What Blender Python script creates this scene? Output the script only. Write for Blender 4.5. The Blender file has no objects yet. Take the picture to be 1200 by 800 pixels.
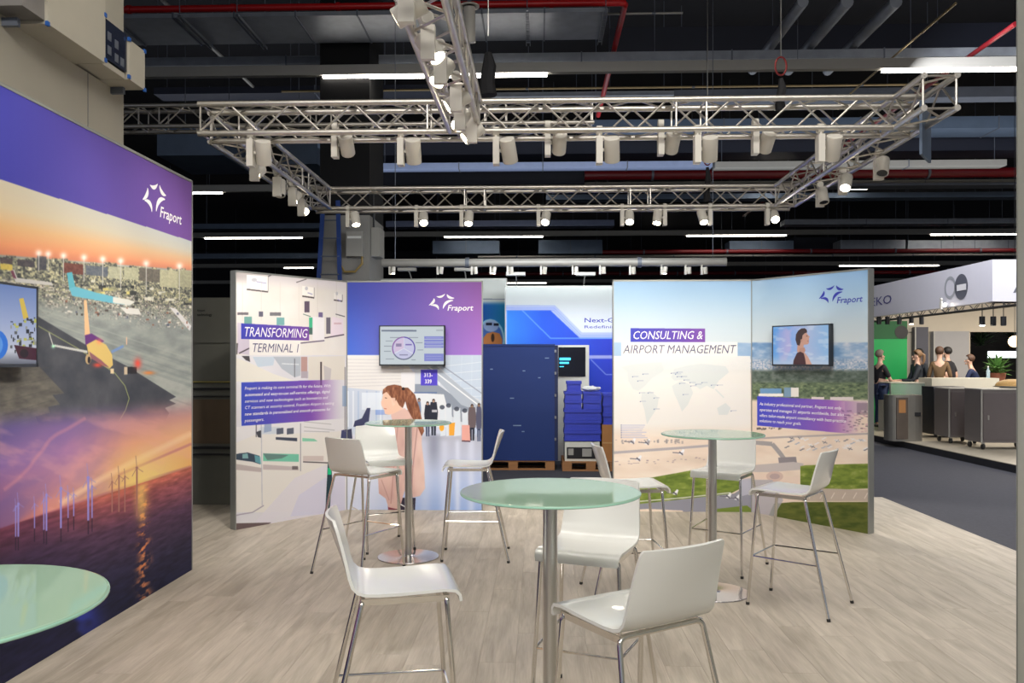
import bpy, bmesh, math, random
import numpy as np
from mathutils import Vector, Matrix

C = bpy.context.scene.collection
PI = math.pi
random.seed(7)

# ------------------------------------------------------------------ camera
CAM_Z = 1.61
YAW = math.radians(1.91)           # the camera looks slightly left of the booth's long axis (+Y)
FOC = 960.0                        # focal length in pixels of a 1200 px wide frame
cam_data = bpy.data.cameras.new('camera')
cam = bpy.data.objects.new('camera', cam_data)
C.objects.link(cam)
cam.location = (0, 0, CAM_Z)
cam.rotation_euler = (PI / 2, 0, YAW)
cam_data.sensor_width = 36.0
cam_data.lens = FOC / 1200 * 36.0
cam_data.shift_y = 21.5 / 1200
cam_data.clip_end = 200
bpy.context.scene.camera = cam

# ------------------------------------------------------------------ world, exposure
world = bpy.data.worlds.new('hall_air')
bpy.context.scene.world = world
world.use_nodes = True
world.node_tree.nodes['Background'].inputs[0].default_value = (0.80, 0.86, 1.0, 1)
world.node_tree.nodes['Background'].inputs[1].default_value = 0.20
vs = bpy.context.scene.view_settings
vs.view_transform = 'Standard'
vs.look = 'None'
vs.exposure = 0.68
vs.gamma = 1.0
vs.use_curve_mapping = False
SPOT_W = 40.0                      # watts of one booth spotlight
STRIP_E = 11.0                     # emission of the hall's linear lamps

def area_lamp(name, loc, rot, sx, sy, watts, col=(1, 0.95, 0.88)):
    l = bpy.data.lights.new(name, 'AREA')
    l.shape = 'RECTANGLE'; l.size = sx; l.size_y = sy; l.energy = watts; l.color = col
    o = bpy.data.objects.new(name, l); C.objects.link(o)
    o.location = loc; o.rotation_euler = rot
    return o
# unseen area lamps added to fill out the hall lighting over the booth and behind the camera (same height as the linear lamps in view)
area_lamp('hall_fill_light', (0.3, -3.0, 6.3), (math.radians(28), 0, 0), 8, 1.2, 400)
area_lamp('hall_fill_light', (0.3, 4.2, 6.4), (0, 0, 0), 7, 0.8, 90)
area_lamp('hall_fill_light', (6.0, 9.5, 6.3), (0, math.radians(-50), 0), 1.0, 8, 620, (0.93, 0.95, 1.0))  # added to brighten the white fascia across the aisle
area_lamp('hall_fill_light', (0.0, 19.0, 6.2), (math.radians(180), 0, 0), 24, 3.0, 120, (0.9, 0.94, 1.0))  # added facing up, to lift the ceiling services
# unseen area fill for the stand behind and the stand across the right-hand aisle
area_lamp('neighbour_fill_light', (0.6, 12.75, 3.05), (math.radians(58), 0, 0), 4, 0.2, 24, (0.92, 0.96, 1.0))
area_lamp('neighbour_fill_light', (0.4, 10.6, 3.6), (math.radians(48), 0, 0), 3, 0.3, 55, (0.94, 0.97, 1.0))  # added in mid-air to light the blue crate
area_lamp('neighbour_fill_light', (11.0, 17.0, 3.05), (0, 0, 0), 5, 3, 200, (1.0, 0.90, 0.76))

# ------------------------------------------------------------------ helpers
CA, SA = math.cos(YAW), math.sin(YAW)
def ray(px, py):
    u = (px - 600) / FOC; v = (421.5 - py) / FOC
    return Vector((u * CA - SA, u * SA + CA, v))
def pt(px, py, D):
    """the building point measured at photo pixel (px, py), D metres along the hall"""
    r = ray(px, py)
    return Vector((0, 0, CAM_Z)) + r * (D / r.y)
def fl(px, py, z=0.0):
    r = ray(px, py)
    return Vector((0, 0, CAM_Z)) + r * ((z - CAM_Z) / r.z)
def project(X, Y, Z):
    xc = X * CA + Y * SA; yc = -X * SA + Y * CA
    return 600 + FOC * xc / yc, 421.5 - FOC * (Z - CAM_Z) / yc

MATS = {}
def mat(name, col, rough=0.5, metal=0.0, var=0.0, scale=8.0, bump=0.0, coat=0.0, emit=0.0, alpha=1.0, stretch=(1, 1, 1), spec=0.5, trans=0.0):
    if name in MATS: return MATS[name]
    m = bpy.data.materials.new(name); m.use_nodes = True
    nt = m.node_tree; b = nt.nodes['Principled BSDF']
    b.inputs['Base Color'].default_value = (*col, 1)
    b.inputs['Roughness'].default_value = rough
    b.inputs['Metallic'].default_value = metal
    b.inputs['Coat Weight'].default_value = coat
    b.inputs['Specular IOR Level'].default_value = spec
    b.inputs['Alpha'].default_value = alpha
    b.inputs['Transmission Weight'].default_value = trans
    if emit:
        b.inputs['Emission Color'].default_value = (*col, 1)
        b.inputs['Emission Strength'].default_value = emit
    if var or bump:
        tc = nt.nodes.new('ShaderNodeTexCoord'); mp = nt.nodes.new('ShaderNodeMapping')
        nz = nt.nodes.new('ShaderNodeTexNoise')
        mp.inputs['Scale'].default_value = stretch
        nz.inputs['Scale'].default_value = scale; nz.inputs['Detail'].default_value = 5
        nt.links.new(tc.outputs['Object'], mp.inputs[0]); nt.links.new(mp.outputs[0], nz.inputs['Vector'])
        if var:
            r = nt.nodes.new('ShaderNodeMix'); r.data_type = 'RGBA'
            r.inputs['A'].default_value = (*[max(0, c * (1 - var)) for c in col], 1)
            r.inputs['B'].default_value = (*[min(1, c * (1 + var)) for c in col], 1)
            nt.links.new(nz.outputs['Fac'], r.inputs['Factor'])
            nt.links.new(r.outputs['Result'], b.inputs['Base Color'])
        if bump:
            bp = nt.nodes.new('ShaderNodeBump'); bp.inputs['Strength'].default_value = bump
            bp.inputs['Distance'].default_value = 0.01
            nt.links.new(nz.outputs['Fac'], bp.inputs['Height']); nt.links.new(bp.outputs[0], b.inputs['Normal'])
    MATS[name] = m
    return m
def s2l(r, g, b):
    f = lambda c: ((c / 255 + 0.055) / 1.055) ** 2.4 if c > 10 else c / 255 / 12.92
    return (f(r), f(g), f(b))

# ---- mesh builder
class MB:
    def __init__(s): s.v = []; s.f = []; s.m = []; s.sm = []
    def add(s, vs, fs, mi=0, smooth=False):
        n = len(s.v); s.v += [tuple(v) for v in vs]; s.f += [tuple(n + i for i in f) for f in fs]
        s.m += [mi] * len(fs); s.sm += [smooth] * len(fs)
        return s
    def box(s, x0, x1, y0, y1, z0, z1, mi=0):
        v = [(x0, y0, z0), (x1, y0, z0), (x1, y1, z0), (x0, y1, z0), (x0, y0, z1), (x1, y0, z1), (x1, y1, z1), (x0, y1, z1)]
        return s.add(v, [(0, 3, 2, 1), (4, 5, 6, 7), (0, 1, 5, 4), (1, 2, 6, 5), (2, 3, 7, 6), (3, 0, 4, 7)], mi)
    def beam(s, a, b, w, h, mi=0, up=(0, 0, 1)):
        a = Vector(a); b = Vector(b); d = (b - a).normalized(); u = Vector(up)
        r = d.cross(u)
        if r.length < 1e-4: r = d.cross(Vector((0, 1, 0)))
        r.normalize(); u = r.cross(d).normalized(); r *= w / 2; u *= h / 2
        v = [a - r - u, a + r - u, a + r + u, a - r + u, b - r - u, b + r - u, b + r + u, b - r + u]
        return s.add(v, [(0, 1, 2, 3), (7, 6, 5, 4), (0, 4, 5, 1), (1, 5, 6, 2), (2, 6, 7, 3), (3, 7, 4, 0)], mi)
    def tube(s, pts, r, n=8, mi=0, cap=True, radii=None):
        pts = [Vector(p) for p in pts]; rings = []
        prev = None
        for i, p in enumerate(pts):
            d = (pts[min(i + 1, len(pts) - 1)] - pts[max(i - 1, 0)]).normalized()
            if prev is None:
                a = d.cross(Vector((0, 0, 1)))
                if a.length < 1e-3: a = d.cross(Vector((0, 1, 0)))
            else: a = prev - d * prev.dot(d)
            a.normalize(); prev = a; b = d.cross(a)
            rr = radii[i] if radii else r
            rings.append([p + (a * math.cos(2 * PI * k / n) + b * math.sin(2 * PI * k / n)) * rr for k in range(n)])
        vs = [v for R in rings for v in R]; fs = []
        for i in range(len(pts) - 1):
            for k in range(n):
                fs.append((i * n + k, i * n + (k + 1) % n, (i + 1) * n + (k + 1) % n, (i + 1) * n + k))
        if cap:
            fs.append(tuple(range(n - 1, -1, -1))); fs.append(tuple((len(pts) - 1) * n + k for k in range(n)))
        return s.add(vs, fs, mi, True)
    def lathe(s, prof, n=32, mi=0, c=(0, 0, 0), axis=None):
        vs = []; fs = []
        for (r, z) in prof:
            for k in range(n): vs.append((c[0] + r * math.cos(2 * PI * k / n), c[1] + r * math.sin(2 * PI * k / n), c[2] + z))
        for i in range(len(prof) - 1):
            for k in range(n):
                fs.append((i * n + k, i * n + (k + 1) % n, (i + 1) * n + (k + 1) % n, (i + 1) * n + k))
        if prof[0][0] > 1e-6: fs.append(tuple(range(n - 1, -1, -1)))
        if prof[-1][0] > 1e-6: fs.append(tuple((len(prof) - 1) * n + k for k in range(n)))
        return s.add(vs, fs, mi, True)
    def mesh(s, name, mats, autosmooth=True):
        me = bpy.data.meshes.new(name); me.from_pydata(s.v, [], s.f)
        for m in (mats if isinstance(mats, (list, tuple)) else [mats]): me.materials.append(m)
        me.polygons.foreach_set('material_index', s.m); me.polygons.foreach_set('use_smooth', s.sm)
        me.update()
        if any(s.sm):
            bm = bmesh.new(); bm.from_mesh(me)
            for e in bm.edges:
                if len(e.link_faces) == 2 and e.calc_face_angle(0) > 0.75: e.smooth = False
            bm.to_mesh(me); bm.free()
        return me
    def build(s, name, mats, parent=None, **k):
        return link(name, s.mesh(name, mats), parent, **k)
def link(name, me, parent=None, label=None, cat=None, group=None, kind=None, loc=None, rot=None):
    o = bpy.data.objects.new(name, me); C.objects.link(o)
    if parent: o.parent = parent
    if loc is not None: o.location = loc
    if rot is not None: o.rotation_euler = rot
    tag(o, label, cat, group, kind)
    return o
def tag(o, label=None, cat=None, group=None, kind=None):
    if label: o['label'] = label
    if cat: o['category'] = cat
    if group: o['group'] = group
    if kind: o['kind'] = kind
    return o
def thing(name, label, cat, loc=(0, 0, 0), rz=0.0, group=None):
    return link(name, None, None, label, cat, group, None, loc, (0, 0, rz))
def dup(root, loc=None, rz=None, label=None, group=None):
    def rec(o, par):
        c = o.copy(); C.objects.link(c)
        if par: c.parent = par
        for ch in list(o.children): rec(ch, c)
        return c
    r = rec(root, None)
    if loc is not None: r.location = loc
    if rz is not None: r.rotation_euler = (0, 0, rz)
    if label: r['label'] = label
    if group: r['group'] = group
    return r
ORD = ['first', 'second', 'third', 'fourth', 'fifth', 'sixth', 'seventh', 'eighth', 'ninth', 'tenth', 'eleventh', 'twelfth']

# common materials
M_CHROME = mat('chrome', (0.78, 0.76, 0.72), 0.12, 1.0, var=0.04, scale=20)
M_STEEL = mat('brushed_steel', (0.62, 0.62, 0.60), 0.28, 1.0, var=0.08, scale=60, stretch=(1, 1, 0.03))
M_ALU = mat('truss_aluminium', (0.60, 0.57, 0.52), 0.34, 0.85, var=0.15, scale=14)
M_PROFILE = mat('panel_profile', s2l(150, 152, 148), 0.4, 0.5, var=0.04)
M_WHITE = mat('white_lacquer', (0.78, 0.79, 0.76), 0.22, var=0.015, scale=6, coat=0.3)
M_FIXT = mat('fixture_white', (0.70, 0.67, 0.60), 0.45, var=0.03)
M_BLACK = mat('black_plastic', (0.012, 0.012, 0.014), 0.4, var=0.2)
M_RUBBER = mat('rubber', (0.02, 0.02, 0.02), 0.7, var=0.2)
M_LAMP = mat('lamp_glow', (1.0, 0.90, 0.72), 0.5, emit=26.0)

# ------------------------------------------------------------------ walls and printed artwork
class Wall:
    """a vertical face from a to b (world XY, left to right as seen), z0..z1"""
    def __init__(s, a, b, z0, z1):
        s.a = Vector((a[0], a[1], 0)); s.b = Vector((b[0], b[1], 0)); s.z0 = z0; s.z1 = z1
        s.u = (s.b - s.a).normalized(); s.L = (s.b - s.a).length
        s.n = Vector((s.u.y, -s.u.x, 0))          # towards the viewer
        s.rz = math.atan2(s.u.y, s.u.x)
    def hit(s, px, py):
        r = ray(px, py); o = Vector((0, 0, CAM_Z))
        t = (s.a - o).dot(s.n) / r.dot(s.n); p = o + r * t
        return (p - s.a).dot(s.u), p.z - s.z0
    def world(s, u, z, off=0.0):
        p = s.a + s.u * u + s.n * off; return Vector((p.x, p.y, s.z0 + z))
def _h(ix, iy, sd):
    v = np.sin(ix * 127.1 + iy * 311.7 + sd * 74.7) * 43758.5453
    return v - np.floor(v)
def vn(x, y, sd=0):
    ix = np.floor(x); iy = np.floor(y); fx = x - ix; fy = y - iy
    fx = fx * fx * (3 - 2 * fx); fy = fy * fy * (3 - 2 * fy)
    return (_h(ix, iy, sd) * (1 - fx) + _h(ix + 1, iy, sd) * fx) * (1 - fy) + (_h(ix, iy + 1, sd) * (1 - fx) + _h(ix + 1, iy + 1, sd) * fx) * fy
def fbm(x, y, sd=0, o=4):
    t = 0; a = 0.5
    for k in range(o): t = t + a * vn(x * 2 ** k, y * 2 ** k, sd + k); a *= 0.5
    return t
def lerp(a, b, t): return a + (b - a) * t
def sst(a, b, x):
    t = np.clip((x - a) / (b - a), 0, 1); return t * t * (3 - 2 * t)
def ramp(t, stops):
    """t array, stops [(pos, (r,g,b))] in 0..255"""
    xs = [s[0] for s in stops]
    return np.stack([np.interp(t, xs, [s[1][c] for s in stops]) for c in range(3)], -1)
class Canvas:
    """flat print artwork, computed texel by texel; shapes are given at the photo pixels where they were measured"""
    def __init__(s, wall, res):
        s.w = wall; s.res = res; s.nx = int(wall.L * res); s.ny = int((wall.z1 - wall.z0) * res)
        s.a = np.zeros((s.ny, s.nx, 3), np.float32) + 200.0
        gu, gz = np.meshgrid((np.arange(s.nx) + .5) / res, (np.arange(s.ny) + .5) / res)
        X = wall.a.x + wall.u.x * gu; Y = np.maximum(wall.a.y + wall.u.y * gu, 0.6)
        s.PX, s.PY = project(X, Y, wall.z0 + gz)
        s.U = gu; s.Z = gz
    def T(s, pts):
        return [(h[0] * s.res, h[1] * s.res) for h in (s.w.hit(*p) for p in pts)]
    def raw(s, q, col, a=1.0):
        xs = [p[0] for p in q]; ys = [p[1] for p in q]
        x0 = max(0, int(min(xs)) - 1); x1 = min(s.nx, int(max(xs)) + 2); y0 = max(0, int(min(ys)) - 1); y1 = min(s.ny, int(max(ys)) + 2)
        if x0 >= x1 or y0 >= y1: return
        m = 0
        for ox, oy in ((.25, .25), (.75, .25), (.25, .75), (.75, .75)):
            gx, gy = np.meshgrid(np.arange(x0, x1) + ox, np.arange(y0, y1) + oy)
            ins = np.zeros(gx.shape, bool); n = len(q)
            for i in range(n):
                ax, ay = q[i]; bx, by = q[(i + 1) % n]
                if ay == by: continue
                c = (ay > gy) != (by > gy)
                ins ^= c & (gx < (bx - ax) * (gy - ay) / (by - ay) + ax)
            m = m + ins
        m = m / 4.0
        sl = (slice(y0, y1), slice(x0, x1))
        P = (s.PX[sl], s.PY[sl])
        c = col(*P) if callable(col) else np.array(col, float)
        al = a(*P) if callable(a) else a
        m = (m * al)[..., None]
        s.a[sl] = s.a[sl] * (1 - m) + c * m
    def poly(s, pts, col, a=1.0): s.raw(s.T(pts), col, a)
    def rect(s, x0, y0, x1, y1, col, a=1.0): s.poly([(x0, y0), (x1, y0), (x1, y1), (x0, y1)], col, a)
    def ell(s, cx, cy, rx, ry, col, a=1.0, n=20, rot=0):
        c, d = math.cos(rot), math.sin(rot)
        s.poly([(cx + rx * math.cos(t) * c - ry * math.sin(t) * d, cy + rx * math.cos(t) * d + ry * math.sin(t) * c) for t in [2 * PI * k / n for k in range(n)]], col, a)
    def line(s, pts, w, col, a=1.0):
        for p, q in zip(pts[:-1], pts[1:]):
            d = Vector((q[0] - p[0], q[1] - p[1], 0)); l = d.length
            if l < 1e-6: continue
            d /= l; nx, ny = -d.y * w / 2, d.x * w / 2
            s.poly([(p[0] + nx, p[1] + ny), (q[0] + nx, q[1] + ny), (q[0] - nx, q[1] - ny), (p[0] - nx, p[1] - ny)], col, a)
    def glow(s, cx, cy, r, col, a=1.0, ry=None):
        ry = ry or r
        d = ((s.PX - cx) / r) ** 2 + ((s.PY - cy) / ry) ** 2
        m = (np.exp(-d * 1.5) * a)[..., None]
        s.a = s.a * (1 - m) + np.array(col, float) * m
    def blend(s, col, m):
        m = m[..., None]; s.a = s.a * (1 - m) + col * m
    def material(s, name, rough=0.7, emit=0.0, gain=1.0):
        img = bpy.data.images.new(name, s.nx, s.ny)
        buf = np.ones((s.ny, s.nx, 4), np.float32); buf[..., :3] = np.clip(s.a * gain, 0, 255) / 255
        img.pixels.foreach_set(buf.ravel()); img.update(); img.pack()
        m = bpy.data.materials.new(name); m.use_nodes = True; nt = m.node_tree; b = nt.nodes['Principled BSDF']
        t = nt.nodes.new('ShaderNodeTexImage'); t.image = img; t.interpolation = 'Cubic'; t.extension = 'EXTEND'
        nt.links.new(t.outputs[0], b.inputs['Base Color']); b.inputs['Roughness'].default_value = rough; b.inputs['Specular IOR Level'].default_value = 0.25
        if emit:
            b.inputs['Roughness'].default_value = 0.15
            b.inputs['Base Color'].default_value = (0.02, 0.02, 0.02, 1); nt.links.remove(b.inputs['Base Color'].links[0])
            nt.links.new(t.outputs[0], b.inputs['Emission Color']); b.inputs['Emission Strength'].default_value = emit
        return m
def print_plane(name, wall, m, parent, off=0.002, label=None):
    p = [wall.world(0, 0, off), wall.world(wall.L, 0, off), wall.world(wall.L, wall.z1 - wall.z0, off), wall.world(0, wall.z1 - wall.z0, off)]
    me = bpy.data.meshes.new(name); me.from_pydata([tuple(v) for v in p], [], [(0, 1, 2, 3)])
    uv = me.uv_layers.new(name='uv')
    for i, c in enumerate(((0, 0), (1, 0), (1, 1), (0, 1))): uv.data[i].uv = c
    me.materials.append(m)
    return link(name, me, parent, label)

_fontcache = {}
def text_mesh(s, bold=0.0):
    k = (s, bold)
    if k in _fontcache: return _fontcache[k]
    cu = bpy.data.curves.new('txt', 'FONT'); cu.body = s; cu.size = 1.0; cu.resolution_u = 2; cu.offset = bold; cu.fill_mode = 'FRONT' if hasattr(cu, 'fill_mode') else cu.fill_mode
    o = bpy.data.objects.new('txt', cu); C.objects.link(o)
    dg = bpy.context.evaluated_depsgraph_get(); dg.update()
    me = bpy.data.meshes.new_from_object(o.evaluated_get(dg))
    n = len(me.vertices); co = np.zeros(n * 3); me.vertices.foreach_get('co', co); co = co.reshape(-1, 3)
    fs = [tuple(p.vertices) for p in me.polygons]
    bpy.data.objects.remove(o); bpy.data.meshes.remove(me)
    _fontcache[k] = (co, fs); return _fontcache[k]
def lettering(wall, s, u, z, width, height, m, parent, shear=0.18, bold=0.0, off=0.004, name='lettering', label=None):
    """text with its baseline start at (u, z) of the wall; width of the line, cap height"""
    co, fs = text_mesh(s, bold)
    x0, x1 = co[:, 0].min(), co[:, 0].max()
    v = [wall.world(u + (x - x0) / (x1 - x0) * width + y / 0.7 * height * shear, z + y / 0.7 * height, off) for x, y, _ in co]
    me = bpy.data.meshes.new(name); me.from_pydata([tuple(p) for p in v], [], fs)
    me.materials.append(m)
    return link(name, me, parent, label)
LOGO = [  # the five strokes of the star, each a quadratic bow (start, control, end), width
    ((768, 184), (815, 212), (853, 162), 11), ((862, 162), (868, 212), (935, 203), 13),
    ((752, 198), (775, 235), (703, 268), 13), ((712, 266), (800, 245), (793, 310), 13), ((935, 224), (838, 215), (830, 305), 14)]
def logo(wall, u, z, k, m, parent):
    """star emblem and name; (u, z) is where its left end and top stand, k metres per drawing unit"""
    b = MB()
    for p0, p1, p2, w in LOGO:
        pts = []
        for i in range(11):
            t = .11 + .80 * i / 10; x = (1 - t) ** 2 * p0[0] + 2 * t * (1 - t) * p1[0] + t * t * p2[0]; y = (1 - t) ** 2 * p0[1] + 2 * t * (1 - t) * p1[1] + t * t * p2[1]
            dx = 2 * (1 - t) * (p1[0] - p0[0]) + 2 * t * (p2[0] - p1[0]); dy = 2 * (1 - t) * (p1[1] - p0[1]) + 2 * t * (p2[1] - p1[1])
            l = math.hypot(dx, dy); ww = w * (0.10 + math.sin(PI * (t - .08) / .86)) * 0.72
            pts.append((x, y, -dy / l * ww, dx / l * ww))
        vs = []
        for x, y, nx, ny in pts:
            for sg in (1, -1): vs.append(wall.world(u + (x + nx * sg - 703) * k, z - (y + ny * sg - 162) * k, 0.004))
        b.add(vs, [(2 * i, 2 * i + 2, 2 * i + 3, 2 * i + 1) for i in range(10)])
    b.build('emblem', m, parent)
    lettering(wall, 'Fraport', u + (868 - 703) * k, z - (306 - 162) * k, 208 * k, 46 * k, m, parent, shear=0.2, bold=0.012)
# ------------------------------------------------------------------ hall shell
M_CARPET = mat('hall_carpet', s2l(52, 52, 60), 0.85, var=0.35, scale=30, bump=0.15)
M_DARK = mat('dark_ceiling_paint', s2l(14, 15, 24), 0.8, var=0.3, scale=2)
M_NAVY = mat('dark_steelwork', s2l(26, 30, 46), 0.6, var=0.2, scale=3)
MB().box(-45, 45, -12, 62, -0.09, -0.045).build('floor_hall', M_CARPET, kind='structure', label='dark grey hall carpet between the stands')
MB().box(-45, 45, -12, 62, 9.6, 9.8).build('ceiling', M_DARK, kind='structure')
MB().box(-45, 45, 60, 60.3, -0.05, 9.6).build('wall_back', M_DARK, kind='structure')

# booth floor: laminate boards laid along the booth
def plank_material():
    m = bpy.data.materials.new('laminate_board'); m.use_nodes = True; nt = m.node_tree; b = nt.nodes['Principled BSDF']
    N = nt.nodes.new; L = nt.links.new
    oi = N('ShaderNodeObjectInfo'); tc = N('ShaderNodeTexCoord'); ad = N('ShaderNodeVectorMath'); ad.operation = 'ADD'
    cb = N('ShaderNodeCombineXYZ'); ml = N('ShaderNodeMath'); ml.operation = 'MULTIPLY'; ml.inputs[1].default_value = 37.0
    L(oi.outputs['Random'], ml.inputs[0]); L(ml.outputs[0], cb.inputs[0]); L(ml.outputs[0], cb.inputs[1])
    L(tc.outputs['Object'], ad.inputs[0]); L(cb.outputs[0], ad.inputs[1])
    mp = N('ShaderNodeMapping'); mp.inputs['Scale'].default_value = (9, 1.1, 1); L(ad.outputs[0], mp.inputs[0])
    nz = N('ShaderNodeTexNoise'); nz.inputs['Scale'].default_value = 1.6; nz.inputs['Detail'].default_value = 6; nz.inputs['Distortion'].default_value = 0.6
    L(mp.outputs[0], nz.inputs['Vector'])
    mp2 = N('ShaderNodeMapping'); mp2.inputs['Scale'].default_value = (60, 3, 1); L(ad.outputs[0], mp2.inputs[0])
    n2 = N('ShaderNodeTexNoise'); n2.inputs['Scale'].default_value = 2; n2.inputs['Detail'].default_value = 4; L(mp2.outputs[0], n2.inputs['Vector'])
    r1 = N('ShaderNodeValToRGB'); e = r1.color_ramp.elements
    e[0].position = 0.30; e[0].color = (*s2l(160, 151, 137), 1); e[1].position = 0.72; e[1].color = (*s2l(193, 184, 170), 1)
    L(nz.outputs['Fac'], r1.inputs[0])
    r2 = N('ShaderNodeValToRGB'); r2.color_ramp.elements[0].color = (0.93, 0.92, 0.90, 1); r2.color_ramp.elements[1].color = (1.04, 1.03, 1.03, 1)
    L(oi.outputs['Random'], r2.inputs[0])
    mx = N('ShaderNodeMix'); mx.data_type = 'RGBA'; mx.blend_type = 'MULTIPLY'; mx.inputs['Factor'].default_value = 1
    L(r1.outputs[0], mx.inputs['A']); L(r2.outputs[0], mx.inputs['B'])
    m3 = N('ShaderNodeMix'); m3.data_type = 'RGBA'; m3.blend_type = 'MULTIPLY'; m3.inputs['Factor'].default_value = 0.22
    r3 = N('ShaderNodeValToRGB'); r3.color_ramp.elements[0].position = 0.35; r3.color_ramp.elements[0].color = (0.55, 0.5, 0.45, 1); r3.color_ramp.elements[1].position = 0.6
    L(n2.outputs['Fac'], r3.inputs[0]); L(mx.outputs['Result'], m3.inputs['A']); L(r3.outputs[0], m3.inputs['B'])
    L(m3.outputs['Result'], b.inputs['Base Color'])
    b.inputs['Roughness'].default_value = 0.48; b.inputs['Specular IOR Level'].default_value = 0.35
    return m
M_PLANK = plank_material()
M_BASE = mat('seam_sheen', s2l(190, 182, 168), 0.6, var=0.05)  # light tone paints reflected streaks into the board seams
FX0, FX1, FY0, FY1 = -3.85, 4.02, -1.0, 9.75
floor = MB().box(FX0, FX1, FY0, FY1, -0.045, -0.006).build('floor', M_BASE, kind='structure', label='raised booth floor of pale oak laminate boards')
PW, PLN = 0.196, 1.38
cache = {}
rest = MB(); nplank = 0
col_i = 0; x = FX0
while x < FX1 - 0.01:
    w = min(PW, FX1 - x); rr = random.Random(col_i * 13 + 5)
    y = FY0 - rr.random() * PLN
    while y < FY1 - 0.01:
        y0 = max(y, FY0); y1 = min(y + PLN, FY1); g = 0.0004
        if y1 - y0 > 0.02:
            if y1 <= 2.9:
                rest.box(x + g, x + w - g, y0 + g, y1 - g, -0.008, 0)
            else:
                k = (round(w, 3), round(y1 - y0, 3))
                if k not in cache:
                    b = MB(); a, l = k[0] / 2 - g, k[1] / 2 - g
                    b.add([(-a, -l, -0.008), (a, -l, -0.008), (a, l, -0.008), (-a, l, -0.008), (-a, -l, -0.0006), (a, -l, -0.0006), (a, l, -0.0006), (-a, l, -0.0006),
                           (-a + .001, -l + .001, 0), (a - .001, -l + .001, 0), (a - .001, l - .001, 0), (-a + .001, l - .001, 0)],
                          [(0, 1, 5, 4), (1, 2, 6, 5), (2, 3, 7, 6), (3, 0, 4, 7), (4, 5, 9, 8), (5, 6, 10, 9), (6, 7, 11, 10), (7, 4, 8, 11), (8, 9, 10, 11)])
                    cache[k] = b.mesh('plank', M_PLANK)
                link('plank', cache[k], floor, loc=(x + w / 2, (y0 + y1) / 2, 0)); nplank += 1
        y += PLN
    x += PW; col_i += 1
rest.build('plank', M_PLANK, floor, kind='stuff')
print('planks', nplank)

# ------------------------------------------------------------------ booth walls
H1 = 2.455
W_L = Wall((-2.665, -0.3), (-2.665, 6.2), 0.0, 2.98)
W_BA = Wall((-2.875, 7.66), (-2.07, 8.75), 0.0, H1)
W_BL = Wall((-2.07, 8.75), (-0.61, 8.75), 0.0, H1)
W_BR = Wall((0.785, 8.75), (2.246, 8.75), 0.0, H1)
W_RA = Wall((2.246, 8.75), (3.045, 7.68), 0.0, H1)
def wall_body(name, wall, t, label, trim=0.012, ends=(1, 1)):
    b = MB(); L, H = wall.L, wall.z1 - wall.z0
    def q(u, z, off): return wall.world(u, z, off)
    def bx(u0, u1, z0, z1, o0, o1, mi=0):
        v = [q(u0, z0, o1), q(u1, z0, o1), q(u1, z0, o0), q(u0, z0, o0), q(u0, z1, o1), q(u1, z1, o1), q(u1, z1, o0), q(u0, z1, o0)]
        b.add(v, [(0, 3, 2, 1), (4, 5, 6, 7), (0, 1, 5, 4), (1, 2, 6, 5), (2, 3, 7, 6), (3, 0, 4, 7)], mi)
    bx(0, L, 0, H, -t, 0)
    o = b.build(name, M_PROFILE, kind='structure', label=label)
    for nm, u0, u1, z0, z1 in (('top_profile', -0.001, L + 0.001, H - trim, H + 0.004), ('side_profile', -0.004, trim * 0.6, 0, H), ('side_profile', L - trim * 0.6, L + 0.004, 0, H)):
        b = MB(); bx(u0, u1, z0, z1, -t - 0.003, 0.006); b.build(nm, M_PROFILE, o)
    return o
wl = wall_body('wall_left', W_L, 0.06, 'tall printed wall with the sunset airport and wind turbine mural', 0.014)
wba = wall_body('wall_back_left', W_BA, 0.075, 'angled panel headed transforming terminal 1')
wbl = wall_body('wall_back_left', W_BL, 0.06, 'panel with the purple field and the woman in a pink coat')
wbr = wall_body('wall_back_right', W_BR, 0.06, 'panel with the pale world map over an airfield')
wra = wall_body('wall_right', W_RA, 0.075, 'angled panel with pale blue sky above forest and airfield')

PURP = lambda x0, x1, a=(66, 72, 178), b=(122, 76, 160): (lambda X, Y: ramp(np.clip((X - x0) / (x1 - x0), 0, 1), [(0, a), (1, b)]))
M_TXW = mat('white_print', s2l(240, 238, 240), 0.5, var=0.01)
M_TXB = mat('blue_print', s2l(52, 60, 170), 0.5, var=0.02)
M_TXG = mat('slate_print', s2l(92, 92, 122), 0.5, var=0.02)
M_TXD = mat('dark_print', s2l(60, 60, 70), 0.5, var=0.02)

# ---- left mural
c = Canvas(W_L, 260); X, Y = c.PX, c.PY
n1 = fbm(c.U * 1.3, c.Z * 5, 3); n2 = fbm(c.U * 6, c.Z * 22, 9); n3 = fbm(c.U * 26, c.Z * 34, 4)
band = 211 + 0.3214 * X; sky = 299 + 0.081 * X; hor = 619 - 0.3214 * X
col = ramp(np.clip((X + 40) / 264, 0, 1), [(0, (58, 64, 168)), (.5, (82, 70, 156)), (1, (116, 78, 150))])
tt = (Y - band) / (sky - band)
skyc = ramp(tt, [(0, (186, 192, 194)), (.35, (205, 196, 176)), (.6, (226, 178, 128)), (.85, (235, 152, 108)), (1, (216, 128, 100))])
gr = ramp(np.clip((224 - X) / 260, 0, 1), [(0, (186, 192, 196)), (1, (214, 180, 120))]); f = 0.35 * (1 - np.clip(tt, 0, 1)) + 0.1
skyc = skyc * (1 - f[..., None]) + gr * f[..., None]
c.a = col.copy(); c.blend(skyc, (Y > band) * 1.0)
ap = ramp(n1 * .5 + n2 * .5, [(.2, (132, 140, 140)), (.5, (164, 170, 166)), (.8, (196, 198, 192))])
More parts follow.
